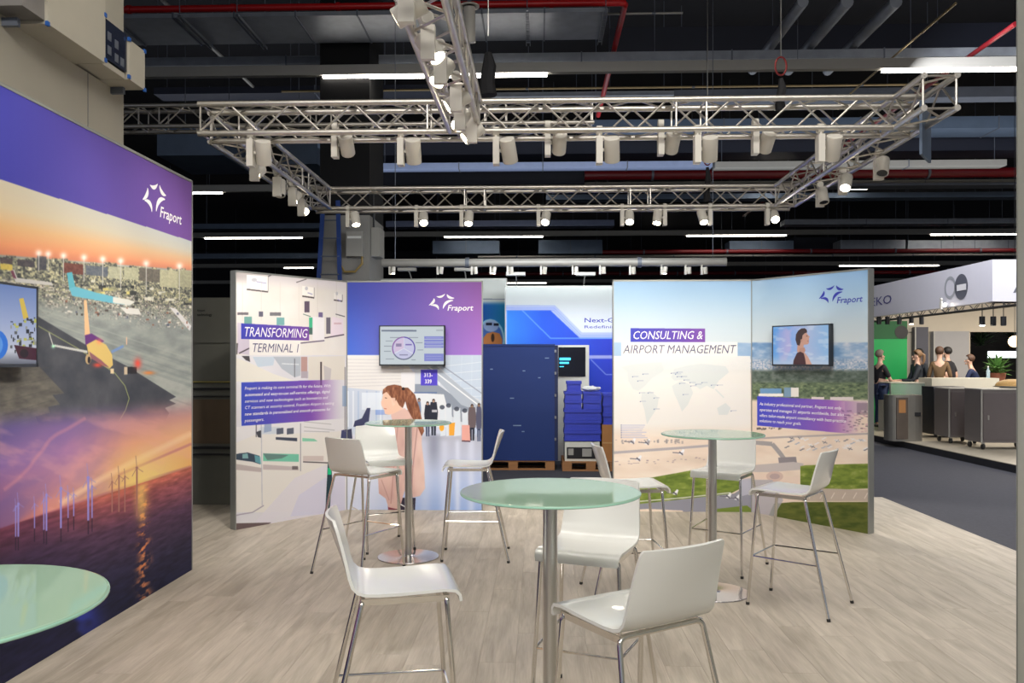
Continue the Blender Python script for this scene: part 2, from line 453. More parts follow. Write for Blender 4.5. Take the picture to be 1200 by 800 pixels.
c.blend(ap, sst(-1, 1, Y - sky))
# town and terminal band
q = np.floor(c.U * 13); hq = _h(q, 3, 5) * 9
city = ramp(fbm(c.U * 34, c.Z * 90, 12, 3) * .72 + _h(np.floor(c.U * 70), np.floor(c.Z * 110), 1) * .32, [(.15, (48, 50, 58)), (.38, (96, 98, 92)), (.52, (146, 146, 126)), (.68, (206, 198, 156)), (.85, (240, 238, 226))])
c.blend(city, sst(0, 2, Y - sky + 3 - hq * .5) * (1 - sst(330, 362, Y - .10 * X)) * .95)
c.blend(ramp(_h(np.floor(c.U * 60), np.floor(c.Z * 120), 4), [(0, (90, 80, 80)), (.6, (170, 170, 165)), (1, (250, 235, 215))]), (fbm(c.U * 26, c.Z * 80, 31) > .50) * sst(322, 330, Y - .12 * X) * (1 - sst(336, 372, Y - .12 * X)) * .75)
for x0, y0, x1, y1, cc in ((43, 300, 54, 316, (70, 72, 84)), (74, 308, 97, 320, (110, 60, 56)), (100, 311, 126, 322, (96, 104, 120)), (127, 312, 143, 326, (186, 186, 160)), (145, 313, 162, 327, (190, 190, 160)), (163, 314, 187, 329, (108, 102, 96)), (187, 316, 208, 336, (192, 190, 158)), (208, 316, 224, 336, (170, 168, 140)), (0, 302, 14, 309, (80, 70, 76)), (0, 309, 14, 316, (214, 190, 90)), (20, 304, 40, 312, (70, 66, 76))):
    c.poly([(x0, y0), (x1, y0 + .1 * (x1 - x0)), (x1, y1 + .1 * (x1 - x0)), (x0, y1)], cc, .85)
for i in range(30):
    xx = 100 + random.random() * 122; yy = 328 + .1 * xx + random.random() * 22
    c.rect(xx, yy - 10, xx + 3 + random.random() * 9, yy - 8 + random.random() * 3, random.choice([(226, 214, 130), (60, 64, 66), (230, 228, 214), (150, 150, 120), (40, 44, 50)]), .8)
for xx, yt, yb in ((45, 297, 318), (56, 298, 318), (74, 300, 330), (98, 302, 330), (120, 304, 335), (141, 306, 340), (171, 309, 345), (210, 312, 352)):
    c.line([(xx, yt), (xx, yb)], 1.2, (196, 196, 190), .8); c.glow(xx, yt, 4.5, (255, 246, 238), .95)
# cyan airliner, white ones
c.poly([(78, 320), (84, 319), (88, 337), (81, 341)], (96, 178, 196))
c.poly([(81, 338), (88, 336), (112, 343), (134, 348), (150, 352), (156, 354), (152, 358), (128, 355), (84, 347)], (110, 186, 208))
c.poly([(132, 348), (150, 351), (158, 354), (152, 358), (132, 355)], (226, 226, 220))
c.poly([(12, 318), (16, 316), (20, 326), (60, 331), (62, 335), (18, 331)], (200, 198, 196)); c.poly([(12, 318), (15, 317), (19, 327), (15, 326)], (120, 70, 90))
c.poly([(140, 360), (162, 362), (165, 369), (148, 368)], (228, 226, 222)); c.poly([(198, 360), (206, 362), (224, 382), (222, 388)], (226, 224, 226))
for i in range(70):
    xx = random.uniform(72, 222); yy = 350 + .13 * (xx - 70) + random.uniform(-3, 16)
    c.rect(xx, yy, xx + random.uniform(1, 4), yy + random.uniform(1, 3), random.choice([(70, 62, 60), (210, 206, 196), (150, 96, 80), (90, 96, 120), (236, 230, 220)]), .8)
# apron streaks and the dark runway
for k in range(16):
    y0 = 362 + k * 6; c.poly([(46, y0), (224, y0 + 58), (224, y0 + 60 + k % 3), (46, y0 + 1)], random.choice([(130, 140, 140), (182, 188, 180)]), .35)
dk = lambda A, B: ramp(fbm(A * .06, B * .05, 8), [(.2, (66, 70, 80)), (.8, (92, 94, 102))])
c.poly([(-60, 330), (44, 371), (98, 403), (150, 430), (206, 465), (198, 469), (206, 473), (193, 478), (198, 484), (190, 500), (-60, 560)], dk)
c.poly([(-60, 372), (46, 430), (75, 461), (61, 463), (70, 474), (56, 477), (58, 484), (41, 488), (45, 497), (0, 508), (-60, 530)], lambda A, B: ramp(fbm(A * .1, B * .2, 2), [(.2, (88, 86, 84)), (.8, (120, 116, 108))]))
for k in range(5): c.line([(0, 440 + k * 16), (60, 430 + k * 13)], .8, (80, 80, 80), .5)
c.line([(44, 382), (90, 408), (134, 437), (146, 452), (151, 467), (147, 480), (139, 494)], 1.0, (176, 186, 120), .8)
# yellow airliner, truck and red beacons
c.poly([(98, 352), (101, 352), (105, 391), (99, 395)], (244, 196, 150)); c.poly([(99, 393), (107, 391), (122, 400), (108, 406), (100, 405)], (108, 60, 130))
c.poly([(101, 404), (112, 398), (124, 404), (131, 416), (132, 428), (128, 432), (120, 428), (104, 418)], (226, 196, 120)); c.poly([(104, 412), (118, 422), (128, 431), (122, 429), (106, 420)], (150, 100, 110))
c.poly([(61, 406), (64, 404), (102, 411), (102, 414)], (206, 208, 206)); c.line([(57, 390), (62, 406)], 1, (220, 220, 215)); c.poly([(130, 411), (144, 404), (145, 407), (131, 414)], (120, 150, 200)); c.line([(148, 395), (148, 404)], 1.2, (226, 190, 160))
c.ell(103, 421, 3.4, 6, (196, 170, 130)); c.ell(104, 422, 1.8, 4, (50, 44, 50)); c.rect(129, 432, 133, 438, (230, 210, 170)); c.glow(62, 406, 2.5, (190, 255, 220)); c.glow(114, 428, 6, (255, 80, 60), .8, 3); c.glow(116, 400, 4, (255, 130, 110), .6)
c.rect(145, 430, 160, 438, (44, 44, 50)); c.rect(145, 430, 149, 439, (214, 196, 170)); c.glow(161, 426, 5, (255, 84, 70), .9, 7); c.glow(174, 437, 8, (255, 140, 60), .8, 2.5)
# sunset over the sea
Z2 = fbm(c.U * .9 + c.Z * 1.6, c.Z * 3.2 - c.U * 1.1, 21, 5)
tt = np.clip((Y - 478) / np.maximum(hor - 478, 5), 0, 1); rx = np.clip(X / 224, 0, 1)
top = ramp(rx, [(0, (82, 80, 128)), (.5, (112, 96, 150)), (.8, (176, 128, 150)), (1, (196, 140, 144))])
mid = ramp(rx, [(0, (132, 104, 168)), (.35, (190, 132, 170)), (.7, (236, 168, 140)), (1, (244, 190, 140))])
low = ramp(rx, [(0, (176, 104, 118)), (.3, (222, 150, 132)), (.6, (248, 190, 120)), (.75, (255, 226, 150)), (1, (246, 190, 112))])
t3 = tt[..., None]; s2 = np.where(t3 < .45, top + (mid - top) * (t3 / .45), mid + (low - mid) * ((t3 - .45) / .55))
streak = sst(.42, .66, fbm((X + Y * 1.25) * .018, (Y * 1.1 - X * .4) * .045 + 3, 7))
s2 = s2 + (np.array((244, 176, 166)) - s2) * (streak * .38)[..., None]
s2 = s2 + (np.array((104, 92, 160)) - s2) * (sst(.45, .7, Z2) * (1 - rx) * .55)[..., None]
ms = sst(470, 500, Y + 8 * (n1 - .5) - .06 * (120 - X) * 1.0)
c.blend(s2, ms)
def band_line(pts, w, cc, a):
    for k in range(5): c.line(pts, w * (1 - k / 5), cc, a * .35)
band_line([(4, 574), (20, 562), (34, 548), (42, 536), (50, 527), (57, 516), (66, 509), (78, 503), (100, 490)], 6, (226, 150, 156), .26)
band_line([(224, 508), (170, 534), (120, 560), (70, 590)], 9, (255, 220, 180), .5)
band_line([(224, 520), (175, 541), (140, 556)], 4, (206, 120, 130), .6)
band_line([(224, 547), (170, 563), (110, 583), (60, 600), (0, 622)], 5, (176, 96, 120), .5)
c.glow(164, 570, 34, (255, 226, 130), .85, 40)
sea = ramp(np.clip((Y - hor) / 130, 0, 1), [(0, (214, 118, 96)), (.12, (164, 90, 96)), (.35, (92, 62, 88)), (.7, (52, 46, 74)), (1, (30, 32, 62))])
lf = ramp(np.clip((Y - hor) / 100, 0, 1), [(0, (120, 62, 84)), (.4, (66, 46, 74)), (1, (30, 30, 60))])
sea = lf + (sea - lf) * sst(30, 150, X)[..., None]
wv = fbm(c.U * 9, c.Z * 60, 15, 4); sea = sea * (0.72 + 0.56 * wv)[..., None]
c.blend(sea, sst(-1, 1, Y - hor))
rf = np.exp(-((X - 168 - 2 * np.sin(Y * .3)) / (5 + (Y - 600) * .03)) ** 2) * sst(.42, .6, fbm(c.U * 14, c.Z * 44, 33, 3)) * sst(0, 6, Y - hor) * (1 - sst(690, 716, Y))
c.blend(np.array((255, 158, 96)), rf * .9)
c.blend(np.array((255, 214, 120)), np.exp(-((X - 165) / 7) ** 2) * sst(0, 4, Y - hor) * (1 - sst(585, 625, Y)) * .7)
bl = sst(.46, .6, fbm((X - Y) * .012, (Y + X * .8) * .016, 41, 3)) * sst(690, 715, Y - .25 * X + 20) * (1 - sst(96, 130, X))
c.blend(np.array((52, 66, 178)), bl * .8)
for hx, hy, by, k in ((21, 590, 629, 1), (18, 593, 629, .7), (40, 590.5, 619, .7), (51, 585, 621, .7), (54, 579.5, 622, 1), (71, 572, 619, 1.2), (79.5, 577.5, 607, .7), (86, 579, 605, .6), (103, 559.5, 610, 1.3), (107.5, 569.5, 607, .8), (131, 564.5, 600, .8), (139, 557.5, 600, .9), (146, 558, 600, .7), (160, 548, 605, 1.1)):
    cc = (150, 142, 220) if hx < 120 else (176, 120, 110)
    c.line([(hx, hy), (hx, by)], 1.5 * k + .3, cc)
    if hx < 120: c.line([(hx, by), (hx, by + 16)], 1.4, (34, 28, 48), .6)
    for a in (-100, 20, 135): c.line([(hx, hy), (hx + 13 * k * math.cos(math.radians(a)) * .55, hy + 13 * k * math.sin(math.radians(a)))], .7, cc, .85)
    c.ell(hx, hy, 1.5 * k, 1.3 * k, cc)
print_plane('mural', W_L, c.material('sunset_mural'), wl)
h = W_L.hit(165, 206)
logo(W_L, h[0], h[1] + .01, 0.63 / 385, M_TXW, wl)

# ---- angled panel, back left
def hall_print(c):
    X, Y = c.PX, c.PY
    n = fbm(c.U * 3, c.Z * 4, 5)
    c.a = ramp(n, [(.2, (222, 216, 208)), (.8, (232, 228, 222))])
    top = Y < 313 + .1 * (X - 272) + 12
    c.blend(ramp(np.clip((X - 272) / 133, 0, 1), [(0, (172, 164, 160)), (.3, (206, 200, 200)), (1, (222, 216, 222))]), 1 - sst(322, 336, Y - .07 * (X - 272)))
    for p, w in ((((314, 324), (322, 320)), 1.4), (((347, 331), (359, 327)), 1.2)): c.line(p, w, (90, 84, 88), .8)
    for x0, y0, x1, y1, ey in ((289, 322, 314, 342, 3), (354, 335, 368, 349, 2), (391, 343, 401, 353, 1.5)):
        c.poly([(x0, y0), (x1, y0 + 2), (x1, y1), (x0, y1 - ey)], (238, 234, 228)); c.line([(x0, y1 - ey), (x1, y1)], 1.6, (84, 76, 76)); c.line([(x1, y0 + 2), (x1, y1)], .8, (160, 152, 150))
        c.line([(x0 + (x1 - x0) * .45, y0 + 8), (x1 - 2, y0 + 10)], 1.2, (150, 150, 190), .8)
        c.ell(x0 + (x1 - x0) * .35, (y0 + y1) / 2 - 4, (x1 - x0) * .13, 2.2, (190, 190, 196), .9)
    c.rect(356.5, 353, 362.5, 366, (96, 84, 100)); c.rect(382, 372, 387, 391, (110, 104, 116))
    for k in range(6): c.line([(284 + k * 22, 330), (284 + k * 22, 376)], .5, (206, 198, 190), .7)
    for x0, y0, x1, y1, cc in ((278, 366, 291, 369, (90, 84, 92)), (286, 371, 295, 381, (90, 150, 140)), (303, 365, 308, 371, (70, 70, 90)), (316, 366, 329, 370, (90, 90, 96)), (324, 372, 333, 381, (96, 160, 160)), (362, 372, 366, 391, (40, 170, 120)), (373, 366, 378, 372, (84, 70, 120)), (362, 384, 366, 392, (80, 90, 92))): c.rect(x0, y0, x1, y1, cc, .8)
    c.poly([(366, 371), (380, 372), (380, 400), (366, 398)], (232, 228, 230)); c.poly([(389, 371), (402, 374), (402, 393), (387, 394)], (230, 216, 222)); c.rect(391, 378, 400, 380, (206, 170, 176), .8)
    c.line([(352, 402), (380, 399)], 1.4, (110, 100, 120)); c.line([(380, 396), (403, 392)], 1.4, (84, 72, 84)); c.line([(393, 368), (404, 371)], 1, (90, 90, 90)); c.line([(355, 368), (364, 371)], .8, (90, 120, 110))
    c.poly([(278, 378), (292, 380), (292, 416), (278, 414)], (206, 196, 210)); c.poly([(273, 402), (279, 402), (278, 415), (273, 416)], (110, 106, 106)); c.line([(280, 414), (292, 408)], 1.5, (90, 80, 90))
    # lower photograph
    lo = (Y > 416.3) * 1.0
    base = ramp(fbm(X * .02, Y * .03, 3), [(.2, (216, 214, 220)), (.8, (232, 230, 232))]); c.blend(base, lo)
    c.poly([(283, 417), (292, 417), (293, 424), (288, 422)], (80, 76, 80))
    c.poly([(296, 418), (322, 418), (320, 428), (302, 430)], (190, 206, 220), .8)
    c.poly([(320, 418), (352, 418), (352, 440), (345, 442), (330, 432)], (176, 184, 194), .9); c.line([(330, 426), (350, 427)], 1, (226, 228, 230)); c.line([(345, 420), (345, 442)], .8, (90, 90, 96))
    c.poly([(273, 418), (290, 424), (320, 438), (345, 446), (345, 447), (273, 447)], (230, 226, 216)); c.rect(352.5, 418, 360, 443, (186, 152, 146)); c.rect(352.5, 435, 361, 443, (176, 172, 186), .8)
    c.poly([(361, 418), (404, 417), (404, 445), (361, 445)], (220, 214, 204)); c.line([(376, 424), (376, 452)], 2, (86, 78, 78)); c.poly([(379, 428), (388, 432), (387, 445), (380, 446)], (196, 190, 190))
    c.poly([(283, 500), (273, 500), (273, 600), (405, 600), (405, 490)], (226, 224, 226))
    # machine housings, trays and glass
    c.poly([(273, 520), (300, 509), (340, 508), (404, 505), (404, 600), (273, 600)], (228, 224, 218))
    c.poly([(305, 500), (328, 500), (327, 508), (300, 509)], (206, 212, 220)); c.line([(300, 493), (300, 512)], 1.2, (110, 110, 116))
    c.poly([(300, 506), (306, 504), (306, 513), (302, 512)], (70, 72, 80))
    for xx in (324, 336): c.poly([(xx, 502), (xx + 8, 501), (xx + 8, 508), (xx, 509)], (80, 86, 104), .9)
    c.poly([(323, 512), (348, 513), (348, 517), (323, 515)], (70, 76, 92)); c.poly([(354, 513), (368, 514), (372, 517), (354, 517)], (110, 196, 160), .8)
    c.poly([(310, 491), (318, 491), (318, 505), (309, 507)], (130, 150, 190), .7)
    c.poly([(274, 532), (290, 530), (304, 534), (305, 544), (296, 541), (274, 538)], (62, 76, 92)); c.poly([(284, 532), (290, 531), (291, 537), (284, 537)], (150, 200, 200), .8); c.poly([(298, 533), (305, 535), (306, 544), (299, 541)], (110, 176, 186), .8)
    c.poly([(308, 531), (350, 532), (350, 541), (308, 540)], (120, 196, 170)); c.poly([(308, 531), (338, 533), (330, 537), (313, 539)], (100, 128, 124), .9)
    c.poly([(274, 543), (306, 548), (306, 553), (274, 550)], (190, 178, 176)); c.poly([(308, 544), (350, 547), (350, 551), (308, 550)], (196, 184, 184)); c.rect(342, 546, 349, 550, (90, 80, 84), .8)
    c.line([(306, 495), (307, 592)], .9, (176, 176, 190), .8); c.line([(274, 604), (296, 600), (309, 592)], 1.4, (150, 140, 160), .7); c.line([(352, 496), (352, 552)], 1.2, (140, 140, 150), .8)
    c.poly([(355, 534), (379, 534), (379, 540), (355, 540)], (206, 192, 188)); c.line([(355, 541), (404, 543)], 1.4, (92, 84, 88))
    c.poly([(300, 610), (345, 560), (380, 545), (404, 545), (404, 600), (290, 622)], (222, 218, 226), .9); c.poly([(350, 580), (380, 560), (404, 556), (404, 600), (340, 605)], (206, 206, 232), .6)
    c.poly([(384, 541), (388, 541), (389, 560), (386, 598), (381, 600)], (40, 64, 74)); c.poly([(384, 548), (388, 548), (388, 556), (384, 556)], (40, 200, 140))
    c.poly([(274, 613), (318, 612), (300, 622), (274, 625)], (108, 92, 92))
    for p in (((356, 494), (388, 497)), ((356, 500), (392, 504)), ((356, 505), (386, 506))): c.line(p, .7, (150, 150, 150), .7)
    c.poly([(400, 504), (413, 502), (413, 515), (399, 515)], (70, 74, 110)); c.line([(404, 430), (404, 506)], 1.0, (120, 116, 120))
    c.rect(401, 452, 410, 476, (120, 150, 190), .6)
    # text fields
    c.poly([(282.5, 378.8), (361.9, 383.2), (361.9, 399), (282.5, 397.2)], PURP(282, 362))
    c.poly([(292, 397.6), (352, 399), (352, 416.5), (292, 416)], (236, 232, 228))
    fade = lambda A, B: (1 - sst(360, 403, A)) * .96
    c.poly([(282.6, 448), (404, 444.5), (404, 490), (282.8, 499)], PURP(282, 380, (56, 76, 190), (134, 74, 170)), fade)
c = Canvas(W_BA, 260); hall_print(c)
print_plane('print', W_BA, c.material('terminal_print'), wba)
def line_on(wall, s, p0, p1, hpx, m, parent, **k):
    a = wall.hit(*p0); b = wall.hit(*p1); t = wall.hit(p0[0], p0[1] - hpx)
    lettering(wall, s, a[0], a[1], b[0] - a[0], t[1] - a[1], m, parent, **k)
line_on(W_BA, 'TRANSFORMING', (285, 394), (359, 396.5), 11.5, M_TXW, wba, bold=.0)
line_on(W_BA, 'TERMINAL 1', (294.5, 412.3), (348.5, 412.8), 10.5, M_TXG, wba)
for i, (s, x1) in enumerate((('Fraport is making its core terminal fit for the future. With', 387), ('automated and easy-to-use self-service offerings, digital', 386), ('services and new technologies such as biometrics and', 383.5),
                             ('CT scanners at security control, Frankfurt Airport is setting', 391), ('new standards in personalised and smooth processes for', 387), ('passengers.', 309))):
    y0 = 456.6 + i * 7.55
    a0 = W_BA.hit(286.6, y0)
    b0 = W_BA.hit(x1, 480)
    lettering(W_BA, s, a0[0], a0[1], b0[0] - a0[0], 0.030, M_TXW, wba, bold=.012 if i in (1, 4) else .004, name='lettering')

# ---- front panel, back left
c = Canvas(W_BL, 260); X, Y = c.PX, c.PY
v = np.clip((Y - 330) / 86, 0, 1)
pu = ramp(np.clip((X - 405) / 160 + (.0), 0, 1), [(0, (66, 80, 178)), (.35, (92, 86, 176)), (.7, (120, 88, 168)), (1, (130, 84, 150))])
pl = ramp(np.clip((X - 405) / 160, 0, 1), [(0, (66, 104, 204)), (.4, (120, 112, 200)), (1, (166, 116, 200))])
c.a = pu + (pl - pu) * v[..., None]
lo = (Y > 416) * 1.0
base = ramp(np.clip((X - 405) / 160, 0, 1), [(0, (214, 218, 224)), (.5, (206, 212, 228)), (1, (186, 200, 224))]); c.blend(base, lo)
c.poly([(405, 417), (470, 417), (484, 436), (484, 470), (405, 460)], (224, 222, 220))
for k in range(9): c.line([(405, 421 + k * 4), (476 - k, 422 + k * 3.6)], 1, (206, 204, 206), .9)
c.poly([(405, 454), (450, 458), (448, 512), (405, 512)], (196, 206, 222)); 
for xx in (408, 414, 420, 430, 441, 446): c.line([(xx, 458), (xx, 500)], 1.6, random.choice([(150, 176, 210), (226, 232, 240), (170, 190, 216)]), .9)
c.rect(424, 460, 448, 480, (224, 232, 242), .8); c.rect(440, 480, 456, 486, (120, 150, 220), .6)
c.poly([(485, 417), (565, 417), (565, 500), (485, 500)], (206, 212, 222)); c.rect(470, 436, 486, 500, (226, 226, 230))
for k in range(6): c.line([(505 + k * 12, 417), (500 + k * 13, 470)], 1.2, (232, 236, 242), .9)
c.poly([(500, 417), (565, 417), (565, 470), (550, 462)], (190, 206, 226), .8)
for k in range(7): c.line([(512, 430 + k * 9), (565, 424 + k * 10)], .7, (226, 232, 240), .8)
c.poly([(486, 450), (512, 450), (565, 488), (565, 500), (540, 494), (486, 462)], (140, 150, 166)); c.poly([(500, 432), (510, 428), (565, 474), (565, 484), (540, 474)], (176, 186, 200)); c.line([(500, 428), (565, 478)], 1.6, (232, 236, 240)); c.line([(512, 424), (566, 462)], 1.2, (150, 160, 180))
c.poly([(485, 460), (520, 462), (530, 500), (485, 500)], (222, 226, 232)); c.line([(485, 460), (512, 460)], 1.5, (100, 120, 160))
flr = ramp(np.clip((Y - 505) / 95, 0, 1), [(0, (176, 178, 192)), (.3, (186, 192, 214)), (.7, (170, 188, 226)), (1, (150, 176, 226))])
flr = flr + (np.array((232, 230, 236)) - flr) * (1 - sst(405, 520, X))[..., None] * .7
c.blend(flr, sst(506, 514, Y) )
for x0, w, a in ((520, 5, .5), (536, 3, .7), (552, 4, .6), (498, 6, .4)): c.blend(np.array((216, 222, 240)), np.exp(-((X - x0) / w) ** 2) * sst(512, 520, Y) * a)
c.blend(np.array((110, 116, 140)), np.exp(-((X - 508) / 8) ** 2) * sst(506, 512, Y) * (1 - sst(525, 560, Y)) * .5)
c.rect(493, 433, 512.5, 451.5, (84, 72, 200)); 
c.poly([(414, 500), (416, 493), (424, 490), (430, 478), (434, 478), (432, 496), (420, 500)], (60, 64, 96)); c.poly([(400, 512), (402, 505), (412, 502), (413, 514), (400, 516)], (60, 64, 90))
# people by the kiosks
for hx, hy, w, h1, cc, sk in ((501, 474, 4, 22, (40, 42, 56), (190, 150, 130)), (508, 471, 5, 24, (44, 46, 60), (196, 160, 140)), (553, 477, 5, 24, (104, 92, 96), (150, 120, 100)), (561, 476, 3.5, 26, (84, 86, 110), (150, 120, 100)), (491, 470, 2.5, 18, (120, 140, 170), (170, 140, 130))):
    c.poly([(hx - w * .7, hy), (hx + w * .7, hy), (hx + w, hy + h1 * .5), (hx + w * .8, hy + h1), (hx - w * .8, hy + h1), (hx - w, hy + h1 * .5)], cc); c.ell(hx, hy - 1.5, 1.7, 2.4, (64, 50, 46)); c.ell(hx, hy - .8, 1.1, 1.5, sk)
    c.poly([(hx - w * .6, hy + h1), (hx + w * .6, hy + h1), (hx + w * .5, hy + h1 + 15), (hx - w * .5, hy + h1 + 15)], (60, 70, 100) if w < 5 else (40, 44, 60)); c.line([(hx, hy + h1 + 2), (hx, hy + h1 + 15)], 1, (190, 196, 214), .8)
c.rect(506, 480, 512, 483, (220, 220, 226), .8)
for x0, x1, yt in ((515, 521, 478), (522, 529, 476), (531, 539, 480), (541, 548, 482)): c.poly([(x0, yt), (x1, yt - 2), (x1 + 1, 510), (x0 + 1, 511)], (214, 222, 232)); c.ell((x0 + x1) / 2, yt - 1, 3, 2.6, (60, 66, 80), .8)
c.ell(517.5, 501, 2.8, 4, (240, 170, 50)); c.poly([(526, 496), (533, 495), (532, 510), (526, 510)], (236, 166, 60)); c.poly([(541, 498), (550, 498), (551, 516), (541, 516)], (226, 166, 156)); c.line([(541, 516.5), (551, 517)], 1.5, (90, 60, 70))
# the woman with the ponytail
coat = lambda A, B: ramp(fbm(A * .11, B * .05, 6, 2) * .8 + .2 * np.clip((A - 445) / 50, 0, 1), [(.1, (188, 150, 144)), (.5, (214, 180, 170)), (.9, (230, 204, 194))])
c.poly([(452, 583), (460, 600), (464, 600), (476, 600), (486, 600), (487, 583)], (52, 44, 60)); c.poly([(454, 584), (466, 584), (464, 600), (455, 600)], (120, 56, 70))
c.poly([(464, 483), (478, 480), (488, 490), (494, 502), (494, 520), (497, 545), (498, 572), (492, 581), (482, 583), (474, 575), (468, 597), (455, 594), (452, 584), (444, 578), (443, 560), (449, 540), (452, 520), (461, 510), (462, 497)], coat)
c.line([(466, 500), (462, 540), (458, 590)], 1.2, (170, 126, 124), .7); c.line([(489, 500), (484, 545), (482, 580)], 1.4, (160, 120, 120), .7); c.line([(447, 562), (456, 586)], 1, (166, 124, 122), .6)
c.poly([(456, 478), (470, 476), (478, 486), (470, 492), (460, 490)], (232, 196, 176)); c.poly([(458, 486), (474, 478), (484, 488), (472, 494), (460, 494)], (222, 186, 176))
c.poly([(449, 461), (454, 456), (468, 458), (471, 474), (466, 482), (456, 486), (451, 485), (450, 480), (447, 475), (446.5, 471), (448, 467)], (236, 196, 172)); c.line([(450, 478.5), (453, 479)], .9, (196, 110, 100)); c.line([(451, 466), (453.5, 466.5)], .9, (110, 80, 70))
hair = lambda A, B: ramp(fbm(A * .7, B * .2, 11), [(.2, (104, 62, 46)), (.6, (150, 98, 72)), (.9, (184, 134, 104))])
c.poly([(448, 462), (449, 456), (454, 452), (462, 450.5), (470, 452), (474, 458), (475, 470), (472, 478), (468, 475), (464, 468), (462, 473), (458, 465), (453, 459)], hair)
c.poly([(470, 454), (478, 454), (486, 462), (491, 476), (494, 490), (497, 505), (494, 511), (488, 497), (482, 488), (477, 478), (474, 466)], hair); c.ell(472.5, 455.5, 1.8, 1.8, (40, 30, 34))
c.poly([(458, 466), (463, 466), (463, 474), (460, 476)], (240, 204, 184), .9)
print_plane('print', W_BL, c.material('concourse_print'), wbl)
h = W_BL.hit(501, 343.3); logo(W_BL, h[0], h[1], 1 / 766, M_TXW, wbl)
line_on(W_BL, '313-', (497, 441.5), (507, 441.5), 4.6, M_TXW, wbl, shear=0, bold=.02); line_on(W_BL, '339', (498, 449), (506, 449), 4.6, M_TXW, wbl, shear=0, bold=.02)

# ---- airfield print over both right-hand panels
def airfield(c, left):
    X, Y = c.PX, c.PY
    c.a = ramp(np.clip((Y - 312) / 95, 0, 1), [(0, (134, 172, 214)), (.35, (158, 188, 214)), (.7, (186, 202, 212)), (1, (202, 210, 214))])
    if not left: c.blend(np.array((196, 218, 232)), sst(.4, .65, fbm(c.U * 1.4, c.Z * 2, 17)) * .35)
    hz = 401.5 if left else 401
    far = ramp(fbm(c.U * 9, c.Z * 26, 25), [(.25, (110, 146, 186)), (.55, (150, 174, 202)), (.8, (206, 208, 214))]); c.blend(far, sst(-1, 1.5, Y - hz))
    town = ramp(_h(np.floor(c.U * 60), np.floor(c.Z * 90), 2) * .6 + fbm(c.U * 24, c.Z * 50, 3) * .5, [(.3, (128, 152, 180)), (.6, (176, 184, 196)), (.9, (232, 220, 216))]); c.blend(town, sst(418, 424, Y) * .8)
    forest = ramp(fbm(c.U * 26, c.Z * 60, 14), [(.2, (66, 80, 66)), (.5, (102, 118, 92)), (.8, (136, 148, 112))])
    forest2 = ramp(fbm(c.U * 22, c.Z * 40, 44), [(.2, (70, 84, 76)), (.8, (120, 130, 124))])
    c.blend(forest2, sst(431, 436, Y)); c.blend(forest, sst(446, 450, Y))
    gnd = ramp(fbm(c.U * 2.2, c.Z * 9, 19), [(.2, (214, 196, 180)), (.5, (226, 208, 192)), (.8, (234, 222, 208))]); c.blend(gnd, sst(466 if not left else 430, 471 if not left else 440, Y))
c = Canvas(W_RA, 260); airfield(c, False)
def road(c, pts, w, cc=(168, 160, 162), a=.9): c.line(pts, w, cc, a)
for x0, x1, yt, yb, cc in ((891, 916, 455, 461, (110, 150, 190)), (889, 918, 461, 464.5, (230, 226, 222)), (919, 928, 454, 465, (120, 150, 176)), (927, 936, 454, 465, (226, 222, 216)), (951, 966, 465, 468, (220, 210, 206)), (973, 1000, 465, 469, (214, 204, 204)), (990, 1016, 470, 484, (196, 176, 184))): c.rect(x0, yt, x1, yb, cc)
c.rect(1004, 472, 1018, 486, (120, 104, 120), .6)
for i in range(90): 
    xx = random.uniform(985, 1018); yy = random.uniform(480, 505); c.rect(xx, yy, xx + 3, yy + 1.4, random.choice([(190, 150, 160), (90, 80, 90), (220, 206, 200)]), .6)
road(c, [(880, 514), (920, 512), (1018, 508)], 2.2); road(c, [(880, 518), (905, 520), (912, 528), (925, 545)], 5, (150, 148, 152)); c.poly([(912, 536), (933, 535), (934, 542), (913, 543)], (140, 134, 140))
for i in range(34):
    xx = random.uniform(922, 1016); yy = 513 + random.uniform(0, 14); d = random.choice([-1, 1]); cc = random.choice([(110, 112, 124), (226, 226, 230), (160, 170, 190)])
    c.line([(xx - 3, yy - d), (xx + 3, yy + d)], .9, cc, .9); c.line([(xx - 1.5, yy + 1.4), (xx + 1.5, yy - 1.4)], .8, cc, .9)
for i in range(24): xx = random.uniform(884, 915); c.rect(xx, 500.5 + random.random() * 2, xx + 1.6, 502 + random.random() * 2, (90, 80, 80), .7)
c.poly([(880, 545), (930, 541), (942, 543), (940, 550), (905, 553), (880, 553)], (190, 182, 182)); c.poly([(880, 553), (940, 560), (935, 600), (880, 600)], (226, 206, 192))
c.ell(908, 558, 10, 6, (206, 182, 172)); c.ell(908, 558, 6, 3.4, (180, 160, 160))
grass = lambda A, B: ramp(fbm(A * .12, B * .3, 3), [(.2, (92, 112, 44)), (.6, (124, 142, 62)), (.85, (168, 172, 110))])
c.poly([(938, 546), (944, 545), (1018, 543), (1018, 572), (975, 574), (938, 569)], grass); c.poly([(907, 590), (930, 588), (1018, 588), (1018, 626), (960, 615), (900, 606)], lambda A, B: ramp(fbm(A * .1, B * .3, 9), [(.2, (70, 84, 34)), (.8, (108, 112, 52))]))
c.poly([(940, 571), (1018, 574), (1018, 587), (940, 587)], (186, 172, 160)); 
for k in range(6): c.line([(948 + k * 13, 584), (952 + k * 13, 577)], 1, (224, 214, 206), .9)
c.poly([(880, 562), (905, 562), (918, 586), (906, 606), (880, 604)], (170, 168, 180), .8); c.rect(905, 600, 1018, 604, (190, 174, 150), .0)
c.poly([(887.5, 464), (1018, 471), (1018, 510), (887.5, 498.5)], PURP(888, 985, (62, 70, 196), (150, 92, 180)), lambda A, B: (1 - sst(968, 1014, A)) * .95)
